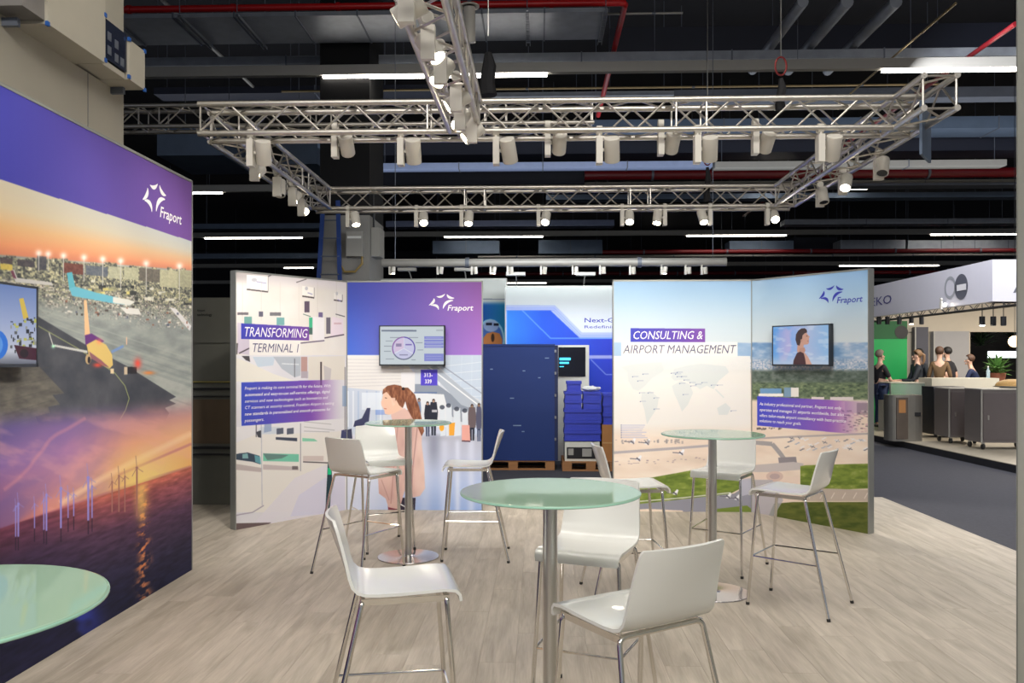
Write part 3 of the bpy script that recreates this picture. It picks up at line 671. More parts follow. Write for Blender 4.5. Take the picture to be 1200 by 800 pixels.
print_plane('print', W_RA, c.material('airfield_print'), wra)
h = W_RA.hit(958.5, 334.8); logo(W_RA, h[0], h[1], 1 / 790, M_TXB, wra)
for i, (s, x1, yl) in enumerate((('As industry professional and partner, Fraport not only', 986, 474.5), ('operates and manages 31 airports worldwide, but also', 989, 481.3), ('offers tailor-made airport consultancy with best-practice', 991.5, 488), ('solutions to reach your goals.', 939, 494.2))):
    a0 = W_RA.hit(890.3, yl); b0 = W_RA.hit(x1, 480)
    lettering(W_RA, s, a0[0], a0[1], b0[0] - a0[0], 0.031, M_TXW, wra, bold=.006)
c = Canvas(W_BR, 260); airfield(c, True)
c.poly([(716, 529), (800, 523), (880, 517), (880, 519), (800, 526), (716, 532)], (172, 166, 170)); c.poly([(716, 562), (770, 559), (880, 545), (880, 548), (780, 562), (716, 566)], (176, 166, 168))
c.poly([(716, 566), (760, 560), (815, 550), (855, 552), (869, 562), (868, 572), (852, 580), (716, 594)], grass); c.poly([(716, 594), (860, 578), (880, 566), (880, 600), (716, 602)], (140, 140, 152)); c.line([(716, 590), (800, 583), (856, 577)], 1.2, (206, 206, 196))
c.poly([(716, 603), (716, 598), (760, 596), (800, 598), (800, 603)], (226, 208, 190)); c.poly([(840, 596), (875, 592), (880, 596), (880, 604), (840, 604)], (110, 128, 56)); c.poly([(866, 562), (880, 560), (880, 578), (866, 582)], (176, 176, 190))
for hx, hy in ((747, 537), (797, 530), (862, 583), (852, 581), (740, 517), (757, 518), (790, 577)):
    c.poly([(hx - 2, hy + 2), (hx + 3, hy - 4), (hx + 5, hy - 3), (hx + 3, hy + 3)], (232, 232, 236)); c.line([(hx - 9, hy), (hx + 3, hy + 1)], 1, (110, 108, 120)); c.line([(hx - 1, hy - 1), (hx + 3, hy + 3)], 1.3, (90, 88, 100))
for i in range(40): xx = random.uniform(718, 800); c.rect(xx, 514 + random.random() * 5, xx + 2, 515 + random.random() * 5, (130, 126, 130), .5)
for i in range(26): xx = random.uniform(720, 825); yy = 540 - (xx - 720) * .05 + random.random() * 5; c.rect(xx, yy, xx + 2.4, yy + 1, (150, 130, 140), .6)
fadec = lambda A, B: .95 * (1 - sst(494, 516, B))
c.poly([(716, 417), (879, 417), (879, 520), (716, 520)], (226, 224, 220), fadec)
land = (206, 212, 212)
c.poly([(728, 430), (742, 427), (765, 425), (783, 424), (776, 436), (764, 443), (756, 452), (748, 458), (742, 456), (736, 446), (735, 436)], land, .8)
c.poly([(775, 424), (790, 424), (786, 431), (778, 434)], (214, 218, 218), .8); c.poly([(752, 460), (762, 458), (772, 466), (770, 478), (762, 490), (758, 497), (755, 480), (751, 468)], land, .8)
c.poly([(787, 452), (798, 446), (808, 450), (812, 460), (806, 474), (799, 482), (794, 470), (790, 462)], land, .8); c.poly([(786, 442), (790, 432), (806, 428), (822, 426), (850, 429), (854, 436), (842, 446), (836, 456), (828, 452), (820, 456), (812, 450), (800, 445), (790, 446)], land, .85)
c.poly([(840, 478), (850, 472), (856, 478), (852, 486), (842, 486)], land, .8); c.line([(838, 456), (848, 466)], 1.6, land, .8)
for i in range(8): c.line([(728.5, 498 + i * 2.1), (752 + random.random() * 7, 498 + i * 2.1)], .8, (160, 166, 206), .7); c.ell(728, 498 + i * 2.1, .6, .6, (90, 100, 150))
for xx, yy in ((745, 441), (757, 438), (751, 446), (753, 460), (763, 460), (770, 466), (754, 470), (770, 479), (790, 437), (795, 438), (797, 441), (802, 441), (797, 436), (805, 445), (812, 448), (819, 450), (826, 448), (837, 451), (844, 451), (800, 449), (804, 462), (813, 452), (860, 481)):
    c.line([(xx - 3, yy), (xx + 3, yy)], .8, (140, 152, 180), .55); c.ell(xx - 3.6, yy + .4, .6, .6, (90, 108, 150))
c.rect(719, 401.5, 728, 417, (160, 188, 214)); c.poly([(864, 402), (880, 402), (880, 417), (864, 417)], (150, 176, 204), .8)
c.poly([(739, 384.5), (826, 385), (826, 401), (739, 400.5)], PURP(739, 826)); c.rect(728, 401, 864, 417.2, (234, 231, 224))
print_plane('print', W_BR, c.material('map_print'), wbr)
line_on(W_BR, 'CONSULTING &', (741.5, 397.2), (823, 397.2), 9.5, M_TXW, wbr)
line_on(W_BR, 'AIRPORT MANAGEMENT', (730, 413.8), (861, 413.8), 9.8, M_TXG, wbr)

# ------------------------------------------------------------------ wall screens
def screen(name, wall, u0, u1, z0, z1, painter, label, res=420, emit=1.0):
    depth = 0.055
    p = wall.world((u0 + u1) / 2, z0, 0.0)
    t = thing(name, label, 'television', (p.x, p.y, 0), 0)
    inv = Matrix.Translation((-p.x, -p.y, 0))
    a = wall.world(u0, 0, depth + .03); b = wall.world(u1, 0, depth + .03)
    sw = Wall((a.x, a.y), (b.x, b.y), z0, z1)
    def bx(mb, uu0, uu1, zz0, zz1, o0, o1):
        q = lambda u, z, o: inv @ wall.world(u, z, o)
        v = [q(uu0, zz0, o1), q(uu1, zz0, o1), q(uu1, zz0, o0), q(uu0, zz0, o0), q(uu0, zz1, o1), q(uu1, zz1, o1), q(uu1, zz1, o0), q(uu0, zz1, o0)]
        mb.add(v, [(0, 3, 2, 1), (4, 5, 6, 7), (0, 1, 5, 4), (1, 2, 6, 5), (2, 3, 7, 6), (3, 0, 4, 7)])
    f = 0.012
    mb = MB(); bx(mb, u0, u1, z0, z1, .03, .03 + depth - .004); mb.build('housing', M_BLACK, t)
    fr = MB(); bx(fr, u0, u1, z0, z0 + f * 1.4, .03, .03 + depth + .004); bx(fr, u0, u1, z1 - f, z1, .03, .03 + depth + .004); bx(fr, u0, u0 + f, z0, z1, .03, .03 + depth + .004); bx(fr, u1 - f, u1, z0, z1, .03, .03 + depth + .004)
    fr.build('bezel', mat('screen_bezel', s2l(62, 66, 72), 0.35, .4, var=.05), t)
    mt = MB(); bx(mt, (u0 + u1) / 2 - .12, (u0 + u1) / 2 + .12, (z0 + z1) / 2 - .12, (z0 + z1) / 2 + .12, .006, .03); mt.build('wall_mount', M_STEEL, t)
    cv = Canvas(sw, res); painter(cv)
    o = print_plane('display', sw, cv.material(name + '_picture', emit=emit), t, off=.001)
    for v in o.data.vertices: v.co = inv @ v.co
    return t, sw
def tv_chart(c):
    c.a[:] = (206, 216, 222); G = (120, 126, 140)
    c.rect(447, 386.5, 488, 388.5, (120, 130, 150)); c.rect(511, 386, 519, 388, (170, 176, 184), .7)
    sec = lambda a0, a1: [(473, 408)] + [(473 + 13.6 * math.cos(math.radians(a)), 408 + 13.6 * math.sin(math.radians(a))) for a in range(a0, a1 + 1, 6)]
    c.ell(473, 408, 13.6, 13.6, (92, 70, 170), n=40); c.poly(sec(150, 270), (150, 96, 170)); c.poly(sec(30, 150), (110, 116, 140)); c.ell(473, 408, 12.3, 12.3, (206, 206, 236), n=40)
    for a in (-90, 30, 150): c.line([(473, 408), (473 + 12.5 * math.cos(math.radians(a)), 408 + 12.5 * math.sin(math.radians(a)))], .7, (236, 240, 246))
    c.poly([(473, 408), (473, 396), (463, 401), (462, 413)], (220, 200, 228)); c.rect(464, 402.5, 470.5, 406, (120, 110, 150), .7); c.rect(475, 403, 482.5, 404.6, (110, 90, 170), .8); c.rect(468, 415, 478, 416.4, (120, 120, 150), .7)
    for x0, x1, y in ((457, 469, 395), (452, 460, 399), (450, 459, 405), (450, 458, 411), (452, 462, 420), (479, 490, 395), (487, 495, 401), (489, 496, 409.5), (482, 487, 421)): c.rect(x0, y, x1, y + 1, G, .55)
    c.rect(497, 394, 519.5, 407.5, (136, 142, 214)); c.rect(497, 414.3, 519.5, 423, (136, 142, 214))
    for y in (397, 400.5, 404.5): c.rect(497, y, 519.5, y + .8, (206, 214, 226), .8)
    for y in (395.5, 402, 406, 417, 420): c.rect(499, y, 517, y + .6, (190, 194, 232), .7)
def tv_person(c):
    X, Y = c.PX, c.PY
    c.a = ramp(np.clip((X - 905) / 65 + .35 * (fbm(X * .05, Y * .07, 3) - .5), 0, 1), [(0, (96, 160, 226)), (.35, (146, 176, 226)), (.6, (170, 184, 216)), (1, (140, 180, 220))])
    c.blend(np.array((206, 176, 214)), sst(.45, .65, fbm(X * .06, Y * .05, 8)) * np.exp(-((X - 925) / 15) ** 2) * .6); c.blend(np.array((196, 206, 220)), sst(412, 428, Y) * .7); c.blend(np.array((214, 222, 232)), sst(.5, .62, fbm(X * .08, Y * .2, 12)) * .4)
    c.poly([(938, 392), (942, 389), (945, 389.5), (946.5, 392), (949.3, 395), (947.8, 396), (948.4, 398), (947.6, 399), (948.2, 401.5), (946.5, 403.5), (942, 404), (941, 413), (934, 412), (935, 400)], (200, 152, 132))
    c.poly([(934, 411), (940, 408), (942, 412), (947, 418), (952, 428), (953, 430), (944, 430), (938, 418)], (204, 156, 136))
    c.poly([(937, 408), (943, 407), (944, 411), (941, 415), (936, 413)], (186, 138, 120))
    c.poly([(929, 430), (930, 422), (934, 413.5), (938, 412), (942, 414), (943.5, 420), (945, 430)], (66, 34, 40)); c.poly([(933, 404), (935, 400), (936, 397), (940, 394.5), (943, 384.5), (939, 383.5)], (52, 34, 36), 0)
    c.poly([(934, 404), (932.3, 398), (932.8, 392), (935.5, 387.5), (939, 385), (943, 384.6), (945.4, 386.5), (946, 389.5), (943, 390.5), (940.5, 393), (940, 397), (938.4, 400), (937, 405)], (60, 40, 40)); c.ell(939.2, 399, 1.1, 1.7, (186, 136, 116)); c.line([(944.5, 393.6), (946.6, 394)], .6, (70, 44, 44)); c.line([(946, 399.6), (948, 399.4)], .5, (150, 80, 80))
def tv_plane(c):
    X, Y = c.PX, c.PY
    c.a = ramp(np.clip((Y - 335) / 90, 0, 1), [(0, (112, 134, 186)), (.5, (160, 172, 206)), (.85, (196, 198, 210)), (1, (110, 112, 124))])
    c.ell(-6, 404, 15, 18, (40, 112, 210)); c.ell(-9, 404, 12, 14, (90, 150, 226)); c.poly([(22, 350), (27, 349), (33, 372), (27, 374)], (216, 186, 80))
    for i in range(60):
        xx = random.uniform(11, 43); yy = random.uniform(371, 410); c.rect(xx, yy, xx + random.uniform(1, 4), yy + random.uniform(1, 5), random.choice([(44, 44, 48), (84, 84, 84), (150, 150, 140), (186, 186, 80), (30, 30, 34)]), .9)
    c.poly([(16, 404), (43, 408), (43, 422), (22, 420)], (70, 26, 40)); c.ell(28, 414, 5, 5, (40, 20, 26)); c.poly([(-20, 424), (44, 428), (44, 434), (-20, 434)], (96, 98, 106))
a = W_BL.hit(445, 428.5); b = W_BL.hit(523.5, 381.5)
screen('television', W_BL, a[0] + .01, b[0] - .01, a[1], b[1], tv_chart, 'flat screen with a ring chart, mounted on the purple panel', emit=.55)
WT = Wall(tuple((W_RA.a + W_RA.n * .085).xy), tuple((W_RA.b + W_RA.n * .085).xy), 0, H1)
a = WT.hit(905, 428.5); b = WT.hit(972.5, 379)
screen('television', W_RA, a[0], b[0], a[1], b[1], tv_person, 'flat screen showing a person looking up, mounted on the pale blue panel', emit=.55)
WT = Wall((-2.665 + .085, -.3), (-2.665 + .085, 6.2), 0, 2.98)
a = WT.hit(-70, 431.5); b = WT.hit(44, 336)
screen('television', W_L, a[0], b[0], a[1], b[1], tv_plane, 'flat screen showing an aircraft, mounted on the sunset mural', emit=.55)
# ------------------------------------------------------------------ bar stools
def stool_shell():
    prof = [(.214, .716, .186), (.210, .738, .190), (.197, .752, .193), (.16, .757, .193), (.08, .753, .193), (0, .750, .193), (-.08, .749, .193), (-.13, .752, .193), (-.160, .762, .193), (-.181, .784, .193),
            (-.194, .82, .192), (-.206, .87, .189), (-.222, .93, .185), (-.238, .985, .181), (-.249, 1.018, .176), (-.252, 1.027, .168)]
    bm = bmesh.new(); n = 10; rows = []
    for i, (y, z, w) in enumerate(prof):
        t = max(0, min(1, (z - .76) / .2)); r = []
        for k in range(n + 1):
            x = -w + 2 * w * k / n; q = 1 - (x / w) ** 2
            r.append(bm.verts.new((x, y - .030 * t * q + .004 * t, z - (0.006 * q if z < .765 and y < .19 else 0))))
        rows.append(r)
    for a, b in zip(rows[:-1], rows[1:]):
        for k in range(n): bm.faces.new((a[k], a[k + 1], b[k + 1], b[k]))
    bmesh.ops.recalc_face_normals(bm, faces=bm.faces[:])
    bmesh.ops.solidify(bm, geom=bm.faces[:], thickness=0.011)
    bmesh.ops.recalc_face_normals(bm, faces=bm.faces[:])
    for f in bm.faces: f.smooth = True
    for e in bm.edges:
        if len(e.link_faces) == 2 and e.calc_face_angle(0) > 0.9: e.smooth = False
    me = bpy.data.meshes.new('shell'); bm.to_mesh(me); bm.free(); me.materials.append(M_WHITE)
    return me
M_CAP = M_RUBBER
RT = 0.0098
def arc_pts(c, r, a0, a1, ax, ay, n=6):
    return [c + (ax * math.cos(a0 + (a1 - a0) * i / n) + ay * math.sin(a0 + (a1 - a0) * i / n)) * r for i in range(n + 1)]
def make_stool():
    t = thing('bar_stool', 'x', 'bar stool')
    link('shell', stool_shell(), t)
    for nm, fx, fy, tx, ty in (('front', .208, .221, .178, .165), ('rear', .247, -.312, .178, -.140)):
        for s in (-1, 1):
            foot = Vector((s * fx, fy, .006)); top = Vector((s * tx, ty, .736)); d = (top - foot).normalized()
            r = .028; pts = [foot, foot.lerp(top, .5), top - d * r]
            inw = Vector((-s, 0, 0)); mid = top + inw * r
            for k in range(1, 5):
                a = k / 4; pts.append((top - d * r) * (1 - a) ** 2 + top * 2 * a * (1 - a) + mid * a * a)
            pts.append(Vector((0, ty, .736)))
            l = MB().tube(pts, RT, 10).build('leg', M_CHROME, t)
            MB().tube([foot - Vector((0, 0, .006)), foot + d * .012], RT * 1.22, 10).build('foot_cap', M_CAP, l)
    for s in (-1, 1):
        MB().box(s * .176 - .003, s * .176 + .003, -.145, .178, .718, .7405).build('side_rail', M_CHROME, t)
    def leg_at(nm, s, z):
        fx, fy, tx, ty = (.208, .221, .178, .165) if nm == 'f' else (.247, -.312, .178, -.140)
        k = (z - .006) / .73; return Vector((s * (fx + (tx - fx) * k), fy + (ty - fy) * k, z))
    z = .322
    fl_, fr_ = leg_at('f', -1, z), leg_at('f', 1, z)
    MB().tube([fl_, fr_], .0058, 8).build('footrest', M_CHROME, t)
    for s in (-1, 1): MB().tube([leg_at('f', s, z), leg_at('r', s, z)], .0058, 8).build('side_stretcher', M_CHROME, t)
    return t
STOOLS = [(-1.134, 6.301, -.566, 'white bar stool left of the far left table, seen from behind', 0),
          (-1.112, 7.072, 3.608, 'white bar stool behind the far left table, facing the camera', 0),
          (-.340, 6.739, 1.576, 'white bar stool right of the far left table, in side view before the blue crate', 0),
          (-.439, 3.173, -1.375, 'near white bar stool at front left, side view with its back to the left', 1),
          (.358, 3.777, 2.765, 'white bar stool just behind the front table, facing the camera', 1),
          (.414, 2.786, .554, 'nearest white bar stool, seen from behind at the front right', 1),
          (.827, 5.664, -1.483, 'white bar stool half hidden behind the front table top, its back to the blue crates', 1),
          (1.635, 6.324, 2.576, 'white bar stool behind the right table, facing the camera', 2),
          (1.854, 5.422, .906, 'rightmost white bar stool, turned towards the right table', 2)]
GR = 'white bar stools on chrome legs'
proto = make_stool()
for i, (x, y, a, lab, g) in enumerate(STOOLS):
    X = x * CA - y * SA; Y = x * SA + y * CA
    o = proto if i == 0 else dup(proto)
    o.location = (X, Y, 0); o.rotation_euler = (0, 0, a + YAW); o['label'] = lab; o['group'] = GR

# ------------------------------------------------------------------ high tables
def glass_material():
    m = bpy.data.materials.new('frosted_green_glass'); m.use_nodes = True; nt = m.node_tree; b = nt.nodes['Principled BSDF']
    b.inputs['Base Color'].default_value = (*s2l(158, 189, 166), 1); b.inputs['Roughness'].default_value = 0.04; b.inputs['Specular IOR Level'].default_value = 0.16
    b.inputs['Transmission Weight'].default_value = 0.0; b.inputs['IOR'].default_value = 1.45
    b.inputs['Coat Weight'].default_value = 0.0
    b.inputs['Alpha'].default_value = 0.93
    return m
M_GLASS = glass_material()
M_EDGE = mat('glass_edge', s2l(170, 222, 200), 0.15, var=0.03, coat=.5)
def make_table():
    t = thing('bar_table', 'x', 'table')
    MB().lathe([(.0001, 1.088), (.345, 1.088), (.349, 1.0895), (.35, 1.092), (.35, 1.096), (.349, 1.0985), (.345, 1.10), (.0001, 1.10)], 72).build('table_top', M_GLASS, t)
    for p in t.children[0].data.polygons:
        if abs(p.normal.z) > .99: p.use_smooth = False
    MB().lathe([(.3505, 1.0905), (.3515, 1.0925), (.3515, 1.0955), (.3505, 1.0975)], 72).build('table_edge', M_EDGE, t)
    MB().lathe([(.0285, .012), (.0285, 1.074), (.052, 1.078), (.052, 1.0875), (.0001, 1.0875)], 32).build('pole', M_STEEL, t)
    sp = MB()
    for k in range(4):
        a = k * PI / 2 + .5; sp.beam((0, 0, 1.083), (.1 * math.cos(a), .1 * math.sin(a), 1.083), .022, .007)
    sp.build('top_mount', M_BLACK, t)
    MB().lathe([(.2495, 0), (.25, .004), (.248, .008), (.06, .0115), (.036, .016), (.030, .022), (.0001, .022)], 56).build('base_plate', mat('polished_base', (.55, .53, .53), .16, 1.0, var=.03), t)
    return t
tp = make_table()
for i, (x, y, lab) in enumerate(((-.847, 6.695, 'round glass bar table far left, in front of the pink-coated woman print'), (1.389, 5.675, 'round glass bar table on the right, in front of the map panel'),
                                 (.149, 3.198, 'round green glass bar table at the front centre'), (-1.225, 1.70, 'round glass bar table cut off at the lower left by the mural'))):
    X = x * CA - y * SA; Y = x * SA + y * CA
    o = tp if i == 0 else dup(tp)
    o.location = (X, Y, 0); o.rotation_euler = (0, 0, .4 * i); o['label'] = lab; o['group'] = 'round glass bar tables'

# ------------------------------------------------------------------ lighting trusses
def truss(label, p0, p1, size=.24, rc=.024, rb=.0085, half=.25, group=None, name='lighting_truss'):
    """p0 -> p1 run along the lower left chord; the box is `size` wide and high"""
    p0 = Vector(p0); p1 = Vector(p1); d = p1 - p0; L = d.length; rz = math.atan2(d.y, d.x)
    t = thing(name, label, 'truss', p0, rz, group)
    for y in (0, size):
        for z in (0, size):
            MB().tube([(0, y, z), (L, y, z)], rc, 10).build('chord', M_ALU, t)
    n = max(1, int(L / half)); h = L / n
    faces = {'f': ((0, 0), (0, size)), 'b': ((size, 0), (size, size)), 't': ((0, size), (size, size)), 'u': ((0, 0), (size, 0))}
    for k, (A, B) in faces.items():
        up = MB().tube([(0, A[0], A[1]), (h, B[0], B[1])], rb, 6, cap=False).mesh('brace', M_ALU)
        dn = MB().tube([(0, B[0], B[1]), (h, A[0], A[1])], rb, 6, cap=False).mesh('brace', M_ALU)
        ph = 0 if k in 'ft' else 1
        for i in range(n):
            link('brace', up if (i + ph) % 2 == 0 else dn, t, loc=(i * h, 0, 0))
    v = MB().tube([(0, 0, 0), (0, 0, size)], rb, 6, cap=False).mesh('post', M_ALU); w = MB().tube([(0, 0, 0), (0, size, 0)], rb, 6, cap=False).mesh('post', M_ALU)
    x = 0
    xs = [0.02, L - .02] + [q + e for q in np.arange(2.0, L - .3, 2.0) for e in (-.12, .12)]
    for x in xs:
        link('post', v, t, loc=(x, 0, 0)); link('post', v, t, loc=(x, size, 0)); link('post', w, t, loc=(x, 0, size)); link('post', w, t, loc=(x, 0, 0))
    return t
ZB = 3.456
TG = 'aluminium box trusses of the booth rig'
XL, XR, YF, YB = -2.785, 3.06, 6.60, 9.90
truss('near horizontal aluminium truss over the booth, between the two side trusses', (XL, YF, ZB), (XR, YF, ZB), group=TG)
truss('rear horizontal aluminium truss above the back panels', (XL, YB, ZB), (XR, YB, ZB), group=TG)
truss('left side truss receding above the left mural', (XL + .24, YF + .24, ZB), (XL + .24, YB, ZB), group=TG)
truss('right side truss receding towards the back', (XR, YF - .5, ZB), (XR, YB, ZB), group=TG)
truss('centre truss running overhead towards the camera', (-.483, 1.6, ZB), (-.483, YF, ZB), group=TG)
truss('dim truss of the neighbour rig, behind and above the near truss', (-8.5, 9.3, 4.30), (.62, 9.3, 4.30), half=.26)

# ------------------------------------------------------------------ spotlights
M_LENS = mat('dark_lens', (.03, .03, .03), .2, var=.1)
def fixture_meshes():
    h = MB().lathe([(.0001, .0), (.050, .0), (.054, .004), (.054, .165), (.050, .17), (.045, .168), (.045, .158)], 24).mesh('housing', M_FIXT)
    lens = MB().lathe([(.0001, .150), (.045, .1585)], 20).mesh('lens', M_LAMP)
    dl = MB().lathe([(.0001, .150), (.045, .1585)], 20).mesh('lens', M_LENS)
    drv = MB().box(-.022, .022, -.040, .040, -.235, -.045).mesh('driver_box', M_FIXT)
    clamp = MB().lathe([(.030, -.02), (.034, -.02), (.034, .02), (.030, .02), (.030, -.02)], 14).mesh('clamp', M_FIXT)
    st = MB().box(-.006, .006, -.02, .02, -.06, -.02).mesh('bracket', M_FIXT)
    return h, lens, dl, drv, clamp, st
FM = fixture_meshes()
def spotlight(p, target, lit, label, side=1, axis='x', zoff=0.0, power=1.0, k=1.0, group='spotlights clamped to the booth trusses', cone=62, lamp=True, col=(1.0, .93, .83)):
    """fixture hanging under a chord at p, cylinder aimed at target"""
    t = thing('spotlight', label, 'lamp', (p[0], p[1], p[2] + zoff), 0 if axis == 'x' else PI / 2, group)
    R = Matrix.Rotation(-t.rotation_euler.z, 4, 'Z')
    for nm, me in (('driver_box', FM[3]), ('clamp', FM[4]), ('bracket', FM[5])):
        o = link(nm, me, t); o.scale = (k,) * 3
        if nm == 'clamp': o.rotation_euler = (0, PI / 2, 0); 
    c0 = Vector((side * .088 * k, 0, -.135 * k))
    wpos = Vector(t.location) + (Matrix.Rotation(t.rotation_euler.z, 4, 'Z') @ c0)
    d = (Vector(target) - wpos).normalized(); dl = R @ d
    q = dl.to_track_quat('Z', 'Y')
    h = link('housing', FM[0], t); h.rotation_mode = 'QUATERNION'; h.rotation_quaternion = q; h.location = c0 - dl * .085 * k; h.scale = (k,) * 3
    l = link('lens', FM[1] if lit else FM[2], h)
    a = MB().beam((side * .02 * k, 0, c0.z), (side * .04 * k, 0, c0.z), .02 * k, .02 * k).build('swivel', M_FIXT, t)
    if lamp:
        L = bpy.data.lights.new('lamp', 'SPOT'); L.energy = SPOT_W * power; L.spot_size = math.radians(cone); L.spot_blend = .7; L.shadow_soft_size = .04; L.color = col
        lo = bpy.data.objects.new('lamp', L); C.objects.link(lo); lo.location = wpos + d * .10 * k
        lo.rotation_mode = 'QUATERNION'; lo.rotation_quaternion = d.to_track_quat('-Z', 'Y')
    return t
def on(px, D, ych): 
    return pt(px, 160, D).x, ych
# near truss: fixtures face the back panels, so their white backs are seen
near = [(305, 'pair', -1.7), (390, 'flat', -1.6), (478, 'down', -1.1), (588, 'down', -.3), (642, 'flat', .2), (707, 'down', 1.3), (776, 'flat', 1.6), (820, 'down', 2.3), (888, 'flat', 2.6), (962, 'down', 2.9)]
for i, (px, kind, tx) in enumerate(near):
    x = pt(px, 160, YF + .12).x
    side = 1 if px not in (588,) else 1
    if kind == 'flat':
        spotlight((x, YF + .20, ZB + .10), (x, 8.75, 1.9), px == 776, f'flat-looking white spotlight tucked into the near truss, {ORD[i]} from the left', side, power=1.0, k=1.1, cone=80)
    else:
        tgt = (x + (tx - x) * .35, 8.45, 0.35) if px != 305 else (-2.5, 7.9, 0.7)
        spotlight((x - .04, YF + .02, ZB), tgt if px != 588 else (x + .6, 8.7, .2), False, f'white spotlight hanging from the near truss, {ORD[i]} from the left, lens turned away', side, power=.9 if px != 305 else 2.4, k=1.15, cone=88, col=(1.0, .95, .90))
# rear truss: lit lenses towards the camera
rear = [(408, (-1.6, 8.8, 0.4), 1), (488, (-.9, 7.0, 0), 1), (541, (-.9, 8.0, 0), 1), (631, (-.4, 7.0, .0), 1), (729, (.9, 7.2, 0), 1), (779, (.9, 8.6, 0), -1), (832, (2.4, 8.0, 0), -1), (899, (2.2, 5.4, .2), 1)]
for i, (px, tgt, sd) in enumerate(rear):
    x = pt(px, 240, YB).x
    spotlight((x, YB + .0, ZB), tgt, True, f'lit white spotlight under the rear truss, {ORD[i]} from the left', sd, power=1.2 if i < 5 else .7)
# left side truss
for i, (px, D, tgt, lit, lab) in enumerate(((293, 7.3, (-2.665, 4.2, 1.5), True, 'lit spotlight near the front corner of the left side truss'), (325, 8.0, (-2.3, 7.0, 0), False, 'unlit spotlight halfway along the left side truss'),
                                     (340, 8.5, (-2.665, 5.6, 1.2), True, 'lit spotlight halfway along the left side truss, beside the unlit one'), (356, 9.1, (-1.0, 5.5, .6), True, 'glaring lit spotlight at the far end of the left side truss'))):
    spotlight((XL + (.22, .2, .2, .12)[i], D, ZB), tgt, lit, lab, 1, 'y', power=1.4 if i != 1 else .6)
for i, (D, tgt, lit, lab) in enumerate(((7.45, (2.0, 5.5, 0), False, 'unlit white spotlight high on the right side truss, nearest the camera'), (8.1, (1.6, 5.6, 0), True, 'lit spotlight in the middle of the right side truss'),
                                       (8.75, (3.0, 7.9, 1.4), False, 'unlit spotlight at the far end of the right side truss'))):
    spotlight((XR - .10 if i else XR - .02, D, ZB), tgt, lit, lab, -1, 'y', power=1.0)
# centre truss
for i, (D, tgt, lab, x) in enumerate(((4.05, (-2.665, 4.2, 2.2), 'lit spotlight in the centre truss, cut by the top edge of the photo', -.66), (4.55, (1.8, 3.6, 0), 'large square-bodied spotlight in the centre truss', -.62), (4.95, (-2.0, 3.6, .3), 'lit spotlight in the centre truss below the square-bodied one', -.60),
                                   (5.5, (-2.665, 5.3, 2.0), 'grey-white cylindrical spotlight in the middle of the centre truss, rim glowing', -.56), (5.95, (-1.6, 3.4, .6), 'glaring spotlight in the centre truss near its far end', -.58), (6.3, (-2.665, 5.8, 1.7), 'last spotlight of the centre truss, next to the near truss', -.52))):
    spotlight((x, D, ZB + .06), tgt, True, lab, 1, 'y', power=1.3)
t = None
# spotlights overhead between the camera and the near truss (outside the frame, on the same centre truss)
for k in range(3):
    pass

# hoist straps
M_STRAP = mat('black_strap', (.006, .006, .008), .8, var=.3)
for i, (px, D, y0, y1, lab) in enumerate(((915, 6.72, 92, 128, 'black round sling and steel shackle holding the near truss, right of centre'), (829, 10.0, 196, 236, 'black round sling above the rear truss, right of centre'), (572, 8.2, 62, 112, 'black chain bag above the near truss beside the centre truss'))):
    a = pt(px, y0, D); b = pt(px, y1, D)
    t = thing('hoist_sling', lab, 'sling', (a.x, a.y, ZB), 0, 'slings carrying the trusses')
    o = lambda p: Vector((p.x - a.x, p.y - a.y, p.z - ZB))
    w = .035 if i < 2 else .07
    MB().tube([o(a), o(a.lerp(b, .3)) + Vector((.012, 0, 0)), o(a.lerp(b, .7)) - Vector((.01, 0, 0)), o(b)], w, 8, radii=[w * .5, w, w * 1.1, w * 1.3]).build('strap', M_STRAP, t)
    if i < 2:
        pts = [o(a) + Vector((.045 * math.cos(q), 0, .10 + .075 * math.sin(q))) for q in np.linspace(-PI / 2, 1.5 * PI, 17)]
        MB().tube(pts, .008, 6).build('shackle', mat('red_steel', s2l(120, 40, 40), .4, .5, var=.1), t)
    MB().tube([o(a) + Vector((0, 0, .17)), Vector((0, 0, 9.6 - ZB))], .006, 5).build('chain', M_STEEL, t)

# ------------------------------------------------------------------ ceiling services
M_GALV = mat('galvanised_steel', s2l(150, 156, 166), 0.42, 0.35, var=.25, scale=5)
M_GALV2 = mat('galvanised_dull', s2l(104, 110, 122), 0.5, 0.3, var=.25, scale=4)
M_TRAY = mat('light_tray', s2l(158, 156, 150), 0.45, 0.2, var=.05)
M_TUBE = mat('lit_tube', (1.0, .93, .82), .5, emit=STRIP_E)
M_RED = mat('red_pipe_paint', s2l(190, 26, 30), 0.35, 0.0, var=.1)
M_RED2 = mat('dark_red_paint', s2l(112, 18, 26), 0.4, 0.0, var=.15)
M_BLUEG = mat('blue_grey_duct', s2l(96, 112, 134), .5, .3, var=.2, scale=3)
def xspan(x0, x1, xm, y0, y1, D):
    a = pt(x0, (y0 + y1) / 2, D).x; b = pt(x1, (y0 + y1) / 2, D).x
    zt = pt(xm, y0, D).z; zb = pt(xm, y1, D).z
    return a, b, zt, zb
def hangers(t, x0, x1, y, z, step=3.0, r=.008, ox=0, oy=0, zz=9.6):
    n = max(1, int((x1 - x0) / step))
    for i in range(n + 1):
        x = x0 + .2 + (x1 - x0 - .4) * i / n
        MB().tube([(x - ox, y - oy, z), (x - ox, y - oy, zz)], r, 5).build('hanger_rod', M_GALV2, t)
